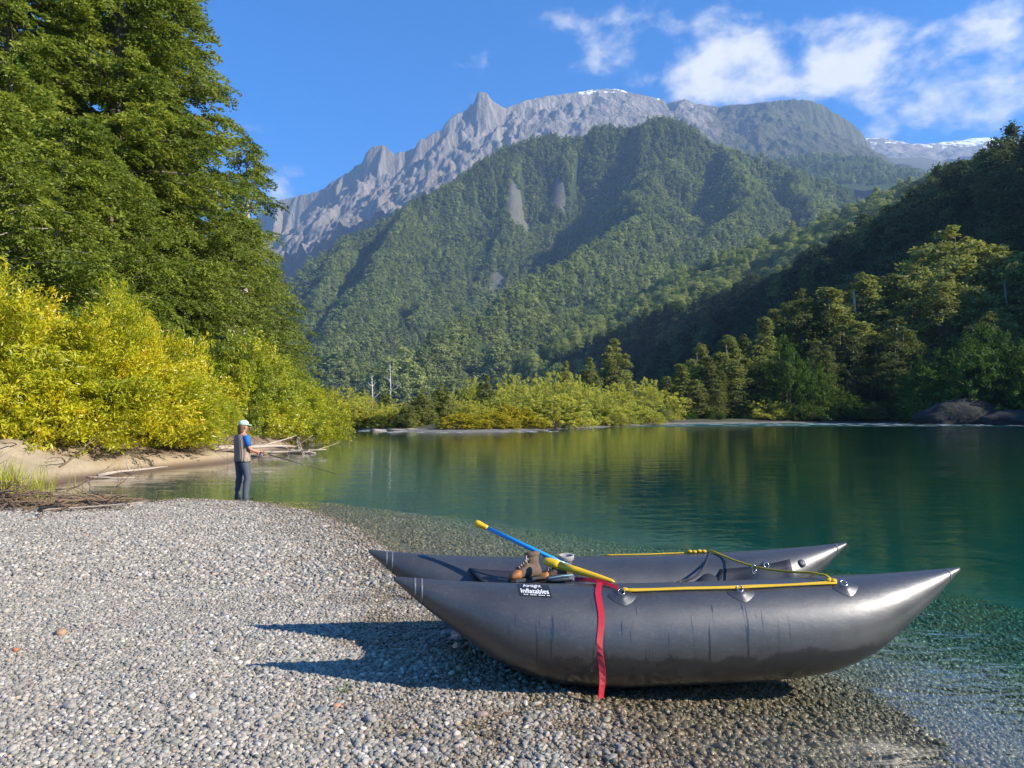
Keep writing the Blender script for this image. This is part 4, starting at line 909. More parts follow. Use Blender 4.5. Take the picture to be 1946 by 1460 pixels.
def d_ring(T, tub, u, phi, size=.085):
    t0 = T.t_of(u); mb = MB(); nr, na = 6, 28; rings = []
    def sp(a, q): # rounded diamond
        rr = 1.0 / ((abs(math.cos(a)) ** 1.35 + abs(math.sin(a)) ** 1.35) ** (1 / 1.35)); return rr * q * size * 1.05, rr * q * size * .92
    for off, q in ((.0006, 1.0), (.0022, .965), (.0022, .70), (.0042, .66), (.0042, .4), (.0062, .37), (.0062, .05)):
        rings.append([T.pt(t0 + sp(2 * math.pi * k / na, q)[0] * math.cos(2 * math.pi * k / na), phi + sp(2 * math.pi * k / na, q)[1] * math.sin(2 * math.pi * k / na) / T.r(t0), off) for k in range(na)])
    mb.loft(rings); pt_ = part(mb, 'ring_patch', M_RAFT); pt_.parent = tub; pt_.location = (0, 0, 0)
    mb = MB(); c = T.pt(t0, phi + .03, .010); up = (T.pt(t0, phi + .1, .010) - c).normalized(); R0 = .019
    mb.tube([c + T.d * (math.cos(a) * R0) + up * (math.sin(a) * R0 + R0 * .6) + (T.pt(t0, phi, .03) - T.pt(t0, phi, .016)) * (.5 + .5 * math.sin(a)) for a in np.linspace(0, 2 * math.pi, 22)], .0025, 7)
    rg_ = part(mb, 'ring', M_STEEL); rg_.parent = pt_; rg_.location = (0, 0, 0)
    return c
PHN = R(62)
for u in (1168, 1385, 1578): d_ring(NEAR, tube_near, u, PHN)
d_ring(FARt, tube_far, 1430, R(40), .07)
# valve on the far tube
tv = FARt.t_of(1500); mb = MB(); vp = FARt.pt(tv, R(30)); vn = (FARt.pt(tv, R(30), .1) - vp).normalized(); q = vn.to_track_quat('Z', 'Y').to_matrix()
mb.loft([[vp + vn * h + q @ Vector((math.cos(2 * math.pi * k / 20) * r_, math.sin(2 * math.pi * k / 20) * r_, 0)) for k in range(20)] for h, r_ in ((0, .030), (.005, .030), (.007, .025), (.011, .023), (.012, .010))])
o = part(mb, 'valve', M_PATCH)
# badge and lettering
t0 = NEAR.t_of(982); t1 = NEAR.t_of(1040); ph0, ph1 = R(58.5), R(89)
mb = MB(); rows = [[NEAR.pt(t0 + (t1 - t0) * i / 12, ph0 + (ph1 - ph0) * j / 6, .0022) for i in range(13)] for j in range(7)]
mb.add([p for r_ in rows for p in r_], [(j * 13 + i, j * 13 + i + 1, (j + 1) * 13 + i + 1, (j + 1) * 13 + i) for j in range(6) for i in range(12)])
badge = part(mb, 'badge', M_BADGE); badge.parent = tube_near; badge.location = (0, 0, 0)
def lettering(txt, ta, tb, pa, pb, name='lettering', bold=.0):
    cu = bpy.data.curves.new('txt', 'FONT'); cu.body = txt; cu.resolution_u = 3; cu.offset = bold
    ob = bpy.data.objects.new('txt', cu); C.objects.link(ob); bpy.context.view_layer.update()
    me = bpy.data.meshes.new_from_object(ob.evaluated_get(bpy.context.evaluated_depsgraph_get())); bpy.data.objects.remove(ob)
    co = np.array([v.co for v in me.vertices]); mn, mx = co.min(0), co.max(0)
    for v in me.vertices:
        a = (v.co.x - mn[0]) / (mx[0] - mn[0]); b_ = (v.co.y - mn[1]) / (mx[1] - mn[1])
        v.co = NEAR.pt(ta + (tb - ta) * a, pa + (pb - pa) * b_, .0040)
    o = bpy.data.objects.new(name, me); C.objects.link(o); me.materials.clear(); me.materials.append(M_WHITE); o.parent = badge
lettering('Airtight', t0 + .03, t0 + .140, R(74.5), R(86.5), bold=.012)
lettering('Inflatables', t0 + .012, t1 - .012, R(63.5), R(73), bold=.012)
mb = MB()
for i in range(16): 
    a = t0 + .025 + i * .0098
    if i % 5 == 3: continue
    mb.add([NEAR.pt(a, R(60.2), .004), NEAR.pt(a + .006, R(60.2), .004), NEAR.pt(a + .006, R(61.6), .004), NEAR.pt(a, R(61.6), .004)], [(0, 1, 2, 3)])
o = part(mb, 'small_print', M_WHITE); o.parent = badge; o.location = (0, 0, 0)
# deck sheets slung between the tubes
def between(name, ua, ub, ufa, ufb, sag, phn, phf, mat, th=.006, lift=0.0):
    na, nc = 14, 12; mb = MB(); top = []; 
    for i in range(na + 1):
        f = i / na; A = NEAR.pt(NEAR.t_of(ua + (ub - ua) * f), phn, .004); B = FARt.pt(FARt.t_of(ufa + (ufb - ufa) * f), phf, .004)
        top.append([A.lerp(B, j / nc) - Vector((0, 0, (sag * 4 * (j / nc) * (1 - j / nc)) * (.7 + .3 * math.sin(f * 9)) - lift * f)) for j in range(nc + 1)])
    rings = [r_ + [p - Vector((0, 0, th)) for p in reversed(r_)] for r_ in top]
    mb.loft(rings); return part(mb, name, mat)
between('bow_deck', 945, 1130, 890, 1095, .05, R(118), R(52), M_DARKFAB)
between('floor', 880, 1600, 830, 1530, .02, R(196), R(-16), M_DARKFAB)
between('seat_sling', 1120, 1345, 1085, 1310, .13, R(150), R(28), M_DARKFAB)
between('stern_deck', 1350, 1560, 1345, 1480, .10, R(140), R(48), M_DARKFAB)
mb = MB(); A = NEAR.pt(NEAR.t_of(1300), R(118), .006); Bp = FARt.pt(FARt.t_of(1345), R(92), .006)
arc = [A.lerp(Bp, f) + Vector((.03 * math.sin(f * 3.1), 0, -.055 * math.sin(math.pi * f) + .03 * f * (1 - f))) for f in np.linspace(0, 1, 14)]
mb.tube(arc, .016, 8, True, .5); part(mb, 'cross_band', M_DARKFAB)
mb = MB(); mb.tube([NEAR.pt(NEAR.t_of(1342), R(150), -.03), NEAR.pt(NEAR.t_of(1342), R(150), -.03).lerp(FARt.pt(FARt.t_of(1322), R(30), -.03), .5) - Vector((0, 0, .03)), FARt.pt(FARt.t_of(1322), R(30), -.03)], .075, 18)
part(mb, 'thwart', M_DARKFAB)

# ---- yellow rope
mb = MB()
def on_near(u, ph, off=.011): return NEAR.pt(NEAR.t_of(u), R(ph), off)
def on_far(u, ph, off=.011): return FARt.pt(FARt.t_of(u), R(ph), off)
run = [on_near(u, 70.5 + .35 * math.sin(u * .05), .012) for u in np.linspace(1172, 1566, 26)]
back = [on_near(u, 68.6 + .5 * math.sin(u * .03 + 1), .012) for u in np.linspace(1566, 1174, 26)]
mb.tube(run, .0072, 8); mb.tube(back, .0066, 8)
c0 = on_near(1562, 71, .018)
mb.ell(c0, .024, .018, .016, 10, 6); mb.ell(c0 + Vector((-.03, .0, .006)), .018, .014, .013, 10, 6)
mb.ell(on_near(1176, 69.5, .016), .022, .014, .013, 10, 6)
cross = [c0, on_near(1556, 82, .03), on_near(1540, 96, .03)]
p2 = on_far(1350, 96, .02); p1 = cross[-1]
for f in np.linspace(.12, 1, 14): cross.append(p1.lerp(p2, f) - Vector((0, 0, .045 * math.sin(math.pi * f))))
mb.tube(cross, .0075, 8)
for k in range(4): mb.ell(on_far(1338 - k * 9, 96, .014 + .004 * (k % 2)), .02, .014, .012, 8, 6)
mb.tube([on_far(u, 97 + 2 * math.sin(u * .04), .008) for u in np.linspace(1336, 1150, 18)], .005, 6)
mb.tube([on_far(u, 99 + 2 * math.sin(u * .05 + 1), .006) for u in np.linspace(1330, 1250, 8)], .0045, 6)
for u, cc in ((1429, cross[8]),):
    pass
rope = mb.build('rope', M_ROPE); tag(rope, 'yellow rope rigged along both raft tubes and across the stern', 'rope')
mb = MB(); c = cross[9]; mb.tube([c + Vector((math.cos(a) * .014, 0, math.sin(a) * .03 - .02)) for a in np.linspace(0, 6.28, 16)], .0045, 6)
o = mb.build('clip', M_STEEL); o.parent = rope

# ---- red webbing strap
def ribbon(mb, pts, side, w, th=.0022):
    rings = []
    for i, p in enumerate(pts):
        sd = side[i] if isinstance(side, list) else side; t = (pts[min(i + 1, len(pts) - 1)] - pts[max(i - 1, 0)]).normalized(); n_ = t.cross(sd).normalized()
        rings.append([p - sd * w / 2 + n_ * th, p + sd * w / 2 + n_ * th, p + sd * w / 2 - n_ * th, p - sd * w / 2 - n_ * th])
    mb.loft(rings)
mb = MB(); tS = NEAR.t_of(1135); pts = [NEAR.pt(tS, R(a), .016 if a > 86 else .008) for a in (112, 104, 96, 88, 80, 72, 64, 56, 48, 40, 32, 24, 16, 8)]
sd = [NEAR.d.copy() for _ in pts]; base_ = pts[-1]
for k in range(1, 9):
    pts.append(base_ + Vector((0, -.004 * k + .004 * math.sin(k), -.038 * k))); a = .5 * math.sin(k * .55); sd.append((NEAR.d * math.cos(a) + NEAR.n * math.sin(a)).normalized())
pts[-1].z = max(pts[-1].z, .03)
for i, p in enumerate(pts):      # the strap falls plumb
    p.x = (1136 + .25 * i + 2.5 * math.sin(i * .8) - 973) / F_PX * p.y
ribbon(mb, pts, sd, .036)
tip = on_near(1098, 112, .03); e = on_near(1166, 73, .014)
ribbon(mb, [tip, tip.lerp(e, .25) + Vector((0, 0, .012)), tip.lerp(e, .5) + Vector((0, 0, .018)), tip.lerp(e, .75) + Vector((0, 0, .014)), e], NEAR.n * .7 + Vector((0, 0, -.7)), .03)
strap = mb.build('webbing_strap', M_RED, None, False); tag(strap, 'red webbing strap hanging down the near raft tube', 'strap')

# ---- paddles and gear on the bow deck
M_BLUE = simple('blue paddle shaft', (.010, .27, .62), .35, .08, 30, .05, Coat_Weight=.3)
M_YEL = simple('yellow plastic', (.80, .46, .008), .38, .06, 20, .05, Coat_Weight=.2)
def along(a, b, prof, seg=14, flat=1.0, mb=None):
    mb = mb or MB(); a, b = Vector(a), Vector(b)
    mb.tube([a.lerp(b, f) for f, r_ in prof], [r_ for f, r_ in prof], seg, True, flat); return mb
pA = pix(903, 993, 5.17); pB = pix(1034, 1054, 5.01); pE = pA + (pB - pA) * 1.55
pad = empty('blue_paddle', pA); tag(pad, 'paddle with blue shaft and yellow grip propped over the raft boots', 'paddle')
part(along(pA.lerp(pE, .09), pE, [(0, .0155), (1, .0155)]), 'shaft', M_BLUE, pad)
g = along(pA, pA.lerp(pE, .12), [(0, .012), (.06, .022), (.3, .024), (.6, .019), (.85, .019), (1, .017)]); part(g, 'grip', M_YEL, pad)
yA = pix(1033, 1065, 4.85); yB = pix(1168, 1106, 4.59); yB = yB
pad2 = empty('yellow_paddle', yA); tag(pad2, 'yellow plastic paddle strapped down under the red strap', 'paddle')
part(along(yA, yA.lerp(yB, .24), [(0, .012), (.08, .024), (.35, .03), (.7, .031), (1, .026)], 14, .75), 'grip', M_YEL, pad2)
part(along(yA.lerp(yB, .23), yB, [(0, .026), (.3, .024), (.7, .019), (.95, .012), (1, .004)], 14, .8), 'shaft', M_YEL, pad2)
M_LEATH = simple('orange brown leather', (.33, .13, .035), .6, .35, 20, .3)
M_BOOTF = simple('brown boot fabric', (.13, .085, .055), .85, .3, 40, .4)
M_LACE = simple('pale cord lace', (.52, .44, .36), .8, .15, 60, .1)
M_GREYF = simple('grey boot collar', (.33, .30, .28), .85, .2, 40, .3)
M_SOLE = simple('dark rubber sole', (.03, .028, .026), .8, .2, 40, .2)
def boot(loc, rz, tilt, label, collar):
    r_ = empty('wading_boot', loc, rz); r_.rotation_euler = (tilt, 0, rz); r_.scale = (.82,) * 3; tag(r_, label, 'boot', 'pair of boots on the bow deck')
    def ring(x, z0, z1, hw, n=14, p=2.6):
        out = []
        for k in range(n):
            a = 2 * math.pi * k / n; ca, sa = math.cos(a), math.sin(a)
            out.append(Vector((x, math.copysign(abs(ca) ** (2 / p), ca) * hw, (z0 + z1) / 2 + math.copysign(abs(sa) ** (2 / p), sa) * (z1 - z0) / 2)))
        return out
    mb = MB(); mb.loft([ring(*q) for q in ((-.125, .03, .09, .030), (-.11, .022, .13, .042), (-.05, .022, .15, .046), (0, .022, .135, .046), (.05, .022, .11, .050), (.09, .022, .09, .051))])
    u = mb.build('upper', M_BOOTF, r_)
    mb = MB(); mb.loft([ring(*q) for q in ((.075, .021, .096, .0525), (.11, .021, .088, .053), (.145, .021, .074, .047), (.163, .024, .056, .032), (.168, .03, .045, .016))]); mb.build('toe_cap', M_LEATH, r_)
    mb = MB(); mb.loft([[Vector((x, -w, z)), Vector((x, w, z)), Vector((x, w, z + h)), Vector((x, -w, z + h))] for x, w, z, h in ((-.13, .03, 0, .022), (-.11, .044, 0, .022), (-.02, .045, .004, .02), (.07, .056, 0, .024), (.14, .05, 0, .024), (.17, .026, .008, .018))]); mb.build('sole', M_SOLE, r_, False)
    # open shaft with collar
    mb = MB(); n = 18
    def oval(z, rx, ry, cx_): return [Vector((cx_ + math.cos(2 * math.pi * k / n) * rx, math.sin(2 * math.pi * k / n) * ry, z)) for k in range(n)]
    mb.loft([oval(.10, .058, .045, -.068), oval(.15, .056, .046, -.066), oval(.2, .060, .050, -.072), oval(.2, .052, .042, -.072), oval(.12, .046, .036, -.066)], False); mb.build('shaft', M_BOOTF, r_)
    mb = MB(); mb.loft([oval(.185, .064, .054, -.072), oval(.205, .067, .057, -.074), oval(.222, .062, .052, -.076), oval(.218, .050, .040, -.074), oval(.19, .05, .04, -.072)], False); mb.build('collar', collar, r_)
    mb = MB(); mb.loft([[Vector((.0 + .09 * f, -.024 + .004 * f, .16 - .05 * f)), Vector((.0 + .09 * f, .024 - .004 * f, .16 - .05 * f)), Vector((-.004 + .09 * f, .022, .15 - .05 * f)), Vector((-.004 + .09 * f, -.022, .15 - .05 * f))] for f in (-.25, 0, .5, 1)]); mb.build('tongue', collar, r_)
    rg_ = random.Random(int(loc[0] * 1000))
    for k in range(5):
        f = k / 4; mb = MB(); x = -.01 + .085 * f; z = .172 - .056 * f
        mb.tube([Vector((x, -.034, z - .012)), Vector((x + .006, -.012, z + .004)), Vector((x - .004, .012, z + .004)), Vector((x + .004, .034, z - .012))], .0038, 6); mb.build('lace', M_LACE, r_)
    mb = MB()
    for sgn in (-1, 1):
        p = Vector((-.012, 0, .178)); mb.tube([p, p + Vector((.012, sgn * .02, .02)), p + Vector((.02, sgn * .04, .012)), p + Vector((.03, sgn * .045, -.02)), p + Vector((.022, sgn * .052, -.055))], .0035, 6)
    mb.build('lace_bow', M_LACE, r_)
    return r_
boot(pix(1003, 1101, 4.90) - Vector((0, 0, .01)), R(212), R(14), 'orange brown leather boot with laces lying toe left on the raft', M_BOOTF)
boot(pix(1058, 1100, 5.01) - Vector((0, 0, .02)), R(188), R(-6), 'taller brown boot with open grey collar beside the yellow paddle', M_GREYF)
pz = pix(1066, 1096, 4.89) - Vector((0, 0, .03)); pouch = empty('gear_pouch', pz, R(8)); tag(pouch, 'flat dark grey pouch with pale blue edge under the yellow paddle', 'pouch')
mb = MB(); mb.loft([[Vector((x, -w, z0)), Vector((x, w, z0)), Vector((x, w, z1)), Vector((x, -w, z1))] for x, w, z0, z1 in ((-.10, .03, .0, .02), (-.09, .05, -.005, .035), (0, .055, -.005, .05), (.08, .05, -.005, .045), (.10, .03, .0, .03))])
sub(mb.build('body', simple('slate blue fabric', (.05, .07, .085), .6, .2, 40, .2), pouch), 1)
mb = MB(); mb.tube([Vector((-.10, -.045, .022)), Vector((-.09, -.051, .034)), Vector((0, -.054, .047)), Vector((.07, -.05, .05))], .003, 6); mb.ell(Vector((.075, -.055, .02)), .012, .006, .009, 10, 6); mb.build('piping', simple('pale blue trim', (.30, .48, .55), .5, .1, 30, .05), pouch)

# ------------------------------------------------------------------ angler
def skin_mesh(name, verts, edges, rad, mat, parent, subd=2):
    me = bpy.data.meshes.new(name); me.from_pydata(verts, edges, []); me.update(); o = mob(name, me, mat, parent)
    sk = o.modifiers.new('skin', 'SKIN'); sk.use_smooth_shade = True
    lay = me.skin_vertices[0] if me.skin_vertices else None
    if lay is None:
        return o
    for i, r_ in enumerate(rad):
        lay.data[i].radius = (r_, r_) if not hasattr(r_, '__len__') else r_
        lay.data[i].use_root = (i == 0)
    s_ = o.modifiers.new('sub', 'SUBSURF'); s_.levels = s_.render_levels = subd
    return o
M_SKIN = simple('sunlit skin', (.52, .26, .17), .55, .08, 30, .05, Subsurface_Weight=.05)
M_VEST = Mat('brown knitted vest'); _p = M_VEST.obj(); _w = M_VEST.n('ShaderNodeTexWave', {'Vector': _p, 'Scale': 9.0, 'Distortion': 1.2}, bands_direction='X').outputs[1]
_n = M_VEST.noise(_p, 45, 5); M_VEST.pbr(M_VEST.mix(M_VEST.mth('MULTIPLY', _w, _n), (.24, .17, .115), (.56, .45, .34)), .95, M_VEST.bump(_w, .6, .02)); M_VEST = M_VEST.m
M_SHIRT = simple('blue shirt', (.015, .13, .42), .8, .15, 20, .3)
M_TROU = simple('grey blue waders', (.075, .082, .105), .75, .25, 14, .5)
M_CAP = simple('pale mint cap', (.46, .66, .54), .8, .08, 30, .2)
M_HAIR = simple('brown hair', (.16, .085, .04), .7, .4, 60, .5)
M_RUB = simple('black wet rubber', (.015, .015, .016), .3, .2, 30, .1)
px0 = pix(462, 786, 15.4); PX, PY = px0.x, px0.y; pz0 = float(G(np.array([PX]), np.array([PY]))[0])
HS = 1.495 - pz0           # standing height so that the cap meets the sight line
man = empty('person', (PX, PY, pz0), R(-42)); man['label'] = 'person in pale mint cap, brown vest and grey waders fishing ankle deep'; man['category'] = 'person'
k = HS / 1.75
def K(*p): return tuple(q * k for q in p)
# local frame: +Y is the way the person faces, +X their right hand side
VB = [K(0, 0, .96), K(0, -.01, 1.10), K(0, -.015, 1.26), K(0, -.02, 1.40), K(0, -.01, 1.49), K(0, .012, 1.56), K(0, .02, 1.63), K(0, .018, 1.70),
      K(-.10, 0, .90), K(-.14, .02, .50), K(-.165, -.01, .09), K(-.18, .13, .04), K(.10, 0, .90), K(.14, .05, .50), K(.17, .01, .09), K(.19, .15, .04),
      K(-.19, -.02, 1.405), K(-.235, .02, 1.14), K(-.13, .25, 1.06), K(-.10, .31, 1.05), K(.19, -.02, 1.405), K(.245, .03, 1.13), K(.17, .27, 1.06), K(.14, .33, 1.065)]
EB = [(0, 1), (1, 2), (2, 3), (3, 4), (4, 5), (5, 6), (6, 7), (0, 8), (8, 9), (9, 10), (10, 11), (0, 12), (12, 13), (13, 14), (14, 15), (3, 16), (16, 17), (17, 18), (18, 19), (3, 20), (20, 21), (21, 22), (22, 23)]
RB = [(.15, .11), (.135, .10), (.145, .105), (.13, .09), (.055, .055), (.07, .085), (.082, .10), (.06, .075), .085, .058, .038, .03, .085, .058, .038, .03, .058, .042, .030, .030, .058, .042, .030, .030]
skin_mesh('body', VB, EB, [tuple(np.array(r_ if hasattr(r_, '__len__') else (r_, r_)) * k) for r_ in RB], M_SKIN, man)
# hands: palm and five fingers curled round the rod
def hand(wr, fw, side, up, nm='hand'):
    wr, fw, side, up = map(Vector, (wr, fw, side, up)); mb = MB()
    Mx = Matrix((side, fw, up)).transposed(); mb.ell(wr + fw * .045, .040, .05, .018, 10, 6, Mx)
    for i, (ox, L) in enumerate(((-.030, .070), (-.010, .080), (.010, .076), (.029, .060))):
        b0 = wr + fw * .085 + side * ox; mb.tube([b0, b0 + fw * L * .4 - up * .004, b0 + fw * L * .55 - up * L * .35, b0 + fw * L * .25 - up * L * .62, b0 + fw * L * .0 - up * L * .6], [.0095, .009, .0085, .008, .006], 7)
    b0 = wr + fw * .03 - side * .036; mb.tube([b0, b0 - side * .018 + fw * .03 - up * .01, b0 - side * .006 + fw * .055 - up * .03, b0 + side * .01 + fw * .06 - up * .04], [.012, .011, .0095, .007], 7)
    return mb.build(nm, M_SKIN, man)
hand(K(.14, .32, 1.065), (0, 1, 0), (1, 0, 0), (0, 0, 1)); hand(K(-.10, .30, 1.05), (.35, .93, 0), (.93, -.35, 0), (0, 0, 1))
def oval_loft(rows, n=20, p=2.3):
    mb = MB(); rings = []
    for cx_, cy_, z, rx, ry in rows:
        rings.append([Vector((cx_ + math.copysign(abs(math.cos(a)) ** (2 / p), math.cos(a)) * rx, cy_ + math.copysign(abs(math.sin(a)) ** (2 / p), math.sin(a)) * ry, z)) * k for a in (2 * math.pi * j / n for j in range(n))])
    mb.loft(rings); return mb
oval_loft([(0, 0, .86, .212, .150), (0, 0, .88, .218, .157), (0, -.005, .97, .205, .150), (0, -.012, 1.08, .200, .145), (0, -.018, 1.20, .208, .148), (0, -.022, 1.32, .215, .140), (0, -.02, 1.41, .19, .115), (0, -.012, 1.455, .125, .09), (0, -.008, 1.475, .075, .075)]).build('vest', M_VEST, man)
for s_, kx in ((-1, 0.0), (1, .035)):
    mb = MB(); rows = [(s_ * .085, 0, .93, .105, .118), (s_ * .10, .0, .84, .107, .118), (s_ * .125, .014 + kx * .3, .68, .092, .10), (s_ * .145, .02 + kx, .50, .068, .078), (s_ * .152, .008 + kx * .6, .40, .074, .084), (s_ * .158, .004 + kx * .3, .33, .062, .070), (s_ * .162, -.005 + kx * .3, .24, .068, .078), (s_ * .166, -.002, .17, .056, .064), (s_ * .17, -.008, .10, .062, .070), (s_ * .175, -.008, .03, .058, .070)]
    oval_loft(rows, 16, 2).build('trouser_leg', M_TROU, man)
    mb = MB(); bx = s_ * .178
    mb.loft([[Vector((bx + math.cos(a) * w, y, max(.0, z + math.sin(a) * h))) * k for a in (2 * math.pi * j / 12 for j in range(12))] for y, w, z, h in ((-.085, .03, .045, .04), (-.06, .05, .055, .055), (0, .056, .065, .065), (.08, .054, .05, .05), (.15, .045, .04, .038), (.185, .02, .03, .025))])
    mb.build('boot', M_RUB, man)
for a_, b_ in (((-.175, -.02, 1.43), (-.232, .01, 1.21)), ((.175, -.02, 1.43), (.240, .012, 1.20))):
    A, B = Vector(K(*a_)), Vector(K(*b_)); mb = MB(); mb.tube([A, A.lerp(B, .25), A.lerp(B, .6), B], [.062 * k, .076 * k, .07 * k, .066 * k], 14); mb.build('sleeve', M_SHIRT, man)
mb = MB(); mb.loft([[Vector((math.cos(a) * r_, .014 + math.sin(a) * r_ * 1.14, z)) * k for a in (2 * math.pi * j / 20 for j in range(20))] for z, r_ in ((1.655, .098), (1.69, .1), (1.73, .09), (1.757, .062), (1.768, .02))])
cap = mb.build('cap', M_CAP, man)
mb = MB(); mb.loft([[Vector((x, y, z)) * k for x, z in ((-w, 1.658 - d_), (0, 1.676 - d_), (w, 1.658 - d_), (w, 1.652 - d_), (0, 1.668 - d_), (-w, 1.652 - d_))] for y, w, d_ in ((.09, .085, 0), (.14, .08, .004), (.18, .06, .012), (.198, .02, .018))]); o = mb.build('brim', M_CAP, man); o.parent = cap
mb = MB(); mb.loft([[Vector((math.cos(a) * r_, cy_ + math.sin(a) * r_ * .62, z)) * k for a in (2 * math.pi * j / 16 for j in range(16))] for z, r_, cy_ in ((1.665, .098, -.03), (1.62, .102, -.045), (1.56, .098, -.05), (1.50, .088, -.055), (1.455, .06, -.06))]); mb.build('hair', M_HAIR, man)
for nm, mt, q in (('nose', M_SKIN, ((0, .122, 1.605), .014, .022, .022)), ('mouth', M_SKIN, ((0, .112, 1.555), .024, .008, .007)), ('ear', M_SKIN, ((-.085, .02, 1.605), .012, .02, .03)), ('ear', M_SKIN, ((.085, .02, 1.605), .012, .02, .03)),
                  ('eye', M_RUB, ((-.032, .108, 1.632), .012, .006, .007)), ('eye', M_RUB, ((.032, .108, 1.632), .012, .006, .007))):
    mb = MB(); mb.ell(Vector(q[0]) * k, q[1], q[2], q[3], 8, 6); mb.build(nm, mt, man)

mb = MB(); mb.loft([[Vector((math.cos(a) * rx, math.sin(a) * ry, z)) * k for a in (2 * math.pi * j / 20 for j in range(20))] for z, rx, ry in ((.845, .205, .155), (.848, .212, .162), (.878, .212, .162), (.88, .205, .155))]); mb.build('wading_belt', M_RUB, man)
# fishing rod
Mm = Matrix.Translation((PX, PY, pz0)) @ Matrix.Rotation(R(-42), 4, 'Z')
h1 = Mm @ (Vector(K(.14, .40, 1.035))); tipr = pix(640, 901, 16.2); dirr = (tipr - h1).normalized()
rod = empty('fishing_rod', h1); tag(rod, 'thin dark fishing rod with silver reel held low over the water', 'rod')
a0 = h1 - dirr * .32
part(along(a0, h1 + dirr * .12, [(0, .013), (.3, .012), (.6, .014), (1, .010)], 10), 'handle', simple('cork handle', (.35, .22, .12), .8, .2, 50, .2), rod)
part(along(h1 + dirr * .1, tipr, [(0, .010), (.4, .008), (1, .004)], 8), 'blank', simple('dark graphite blank', (.03, .028, .025), .3, .1, 30, 0), rod)
mb = MB(); rc = h1 - dirr * .02 - Vector((0, 0, .06)); ax = Vector((dirr.y, -dirr.x, 0)).normalized()
for o_, r_ in ((-.016, .034), (.016, .034)): mb.tube([rc + ax * (o_ - .004), rc + ax * (o_ + .004)], r_, 18)
mb.tube([rc - ax * .016, rc + ax * .016], .022, 14); mb.tube([rc, rc + Vector((0, 0, .05))], .006, 8); mb.tube([rc + ax * .02, rc + ax * .03 + Vector((.02, 0, .02)), rc + ax * .045 + Vector((.02, 0, .02))], .005, 6)
part(mb, 'reel', simple('silver reel', (.75, .75, .75), .25, .05, 20, 0, Metallic=.9), rod)

# ------------------------------------------------------------------ driftwood, roots, boulder
M_DRIFT = simple('bleached driftwood', (.44, .36, .28), .9, .35, 14, .6)
M_DRIFTD = simple('damp brown driftwood', (.19, .125, .075), .9, .45, 12, .6)
def gz(x, y): return float(G(np.array([float(x)]), np.array([float(y)]))[0])
def branch(mb, p, d, L, r0, rg, depth=2, wig=.25, n=7, grav=0.0):
    pts = [Vector(p)]; d = Vector(d).normalized(); rad = [r0]
    for i in range(n):
        d = (d + Vector((rg.gauss(0, wig), rg.gauss(0, wig), rg.gauss(0, wig * .6) - grav)) * .6).normalized(); pts.append(pts[-1] + d * (L / n)); rad.append(r0 * (1 - (i + 1) / n * .75))
    rad = [q * rg.uniform(.82, 1.2) for q in rad]
    mb.tube(pts, rad, 7)
    if depth > 0:
        for j in range(rg.randint(1, 3)):
            i = rg.randint(2, n - 1); q = Vector((rg.gauss(0, 1), rg.gauss(0, 1), rg.gauss(.2, .7))).normalized(); branch(mb, pts[i], (d + q * 1.1), L * rg.uniform(.3, .55), rad[i] * .65, rg, depth - 1, wig, 5, grav)
def drift(name, u, v, dY, L, r0, ang, label, mat, seed, depth=2, rise=.05, wig=.2):
    Y = 1.0; 
    Y = CAM_H * F_PX / (v - 786) * 1.0
    for _ in range(6): # settle on the bank surface
        p = pix(u, v, Y); g_ = gz(p.x, p.y); Y += (p.z - max(g_, 0)) * F_PX / (v - 786) * .6 if abs(p.z - max(g_, 0)) > .01 else 0
    p = pix(u, v, Y); rg = random.Random(seed); mb = MB(); g_ = max(gz(p.x, p.y), 0)
    branch(mb, (0, 0, r0 * .6), (math.cos(ang), math.sin(ang), rise), L, r0, rg, depth, wig)
    o = mb.build(name, mat, None, True, (p.x, p.y, g_)); return tag(o, label, 'driftwood', 'driftwood along the left bank')
drift('driftwood_log', 405, 871, 0, 3.6, .11, R(62), 'thick pale driftwood log lying on the bank behind the angler', M_DRIFT, 4, 1, .0, .09)
drift('driftwood_branch', 186, 906, 0, 1.9, .05, R(48), 'crooked bleached branch on the wet sand left of the inlet', M_DRIFT, 9, 2, .05)
drift('driftwood_branch', 165, 909, 0, 1.1, .028, R(5), 'thin pale stick lying flat by the crooked branch', M_DRIFT, 12, 1, .0)
drift('driftwood_branch', 300, 873, 0, 1.6, .05, R(200), 'short dull stick at the foot of the yellow willow', M_DRIFTD, 14, 1, .02)
drift('driftwood_branch', 490, 862, 0, 2.6, .07, R(20), 'bleached log end reaching into the water right of the angler', M_DRIFT, 15, 1, -.02, .06)
drift('driftwood_branch', 40, 868, 0, 2.0, .03, R(20), 'thin grey stick along the top of the sand bank at left', M_DRIFT, 18, 2, .06)
# snag standing in the water
sp_ = pix(572, 858, 30.5); mb = MB(); rg = random.Random(33)
for i in range(9): branch(mb, (rg.uniform(-.45, .45), rg.uniform(-.2, .2), -.1), (rg.uniform(-1.2, 1.2), rg.uniform(-.4, .4), 1), rg.uniform(.5, .9), .022, rg, 1, .35, 5, .14)
mb.tube([Vector((-.7, 0, .05)), Vector((0, .05, .09)), Vector((.6, 0, .02))], [.07, .08, .03], 7)
tag(mb.build('root_snag', M_DRIFT, None, True, (sp_.x, sp_.y, 0)), 'pale twiggy snag poking out of the river right of the angler', 'driftwood', 'driftwood along the left bank')
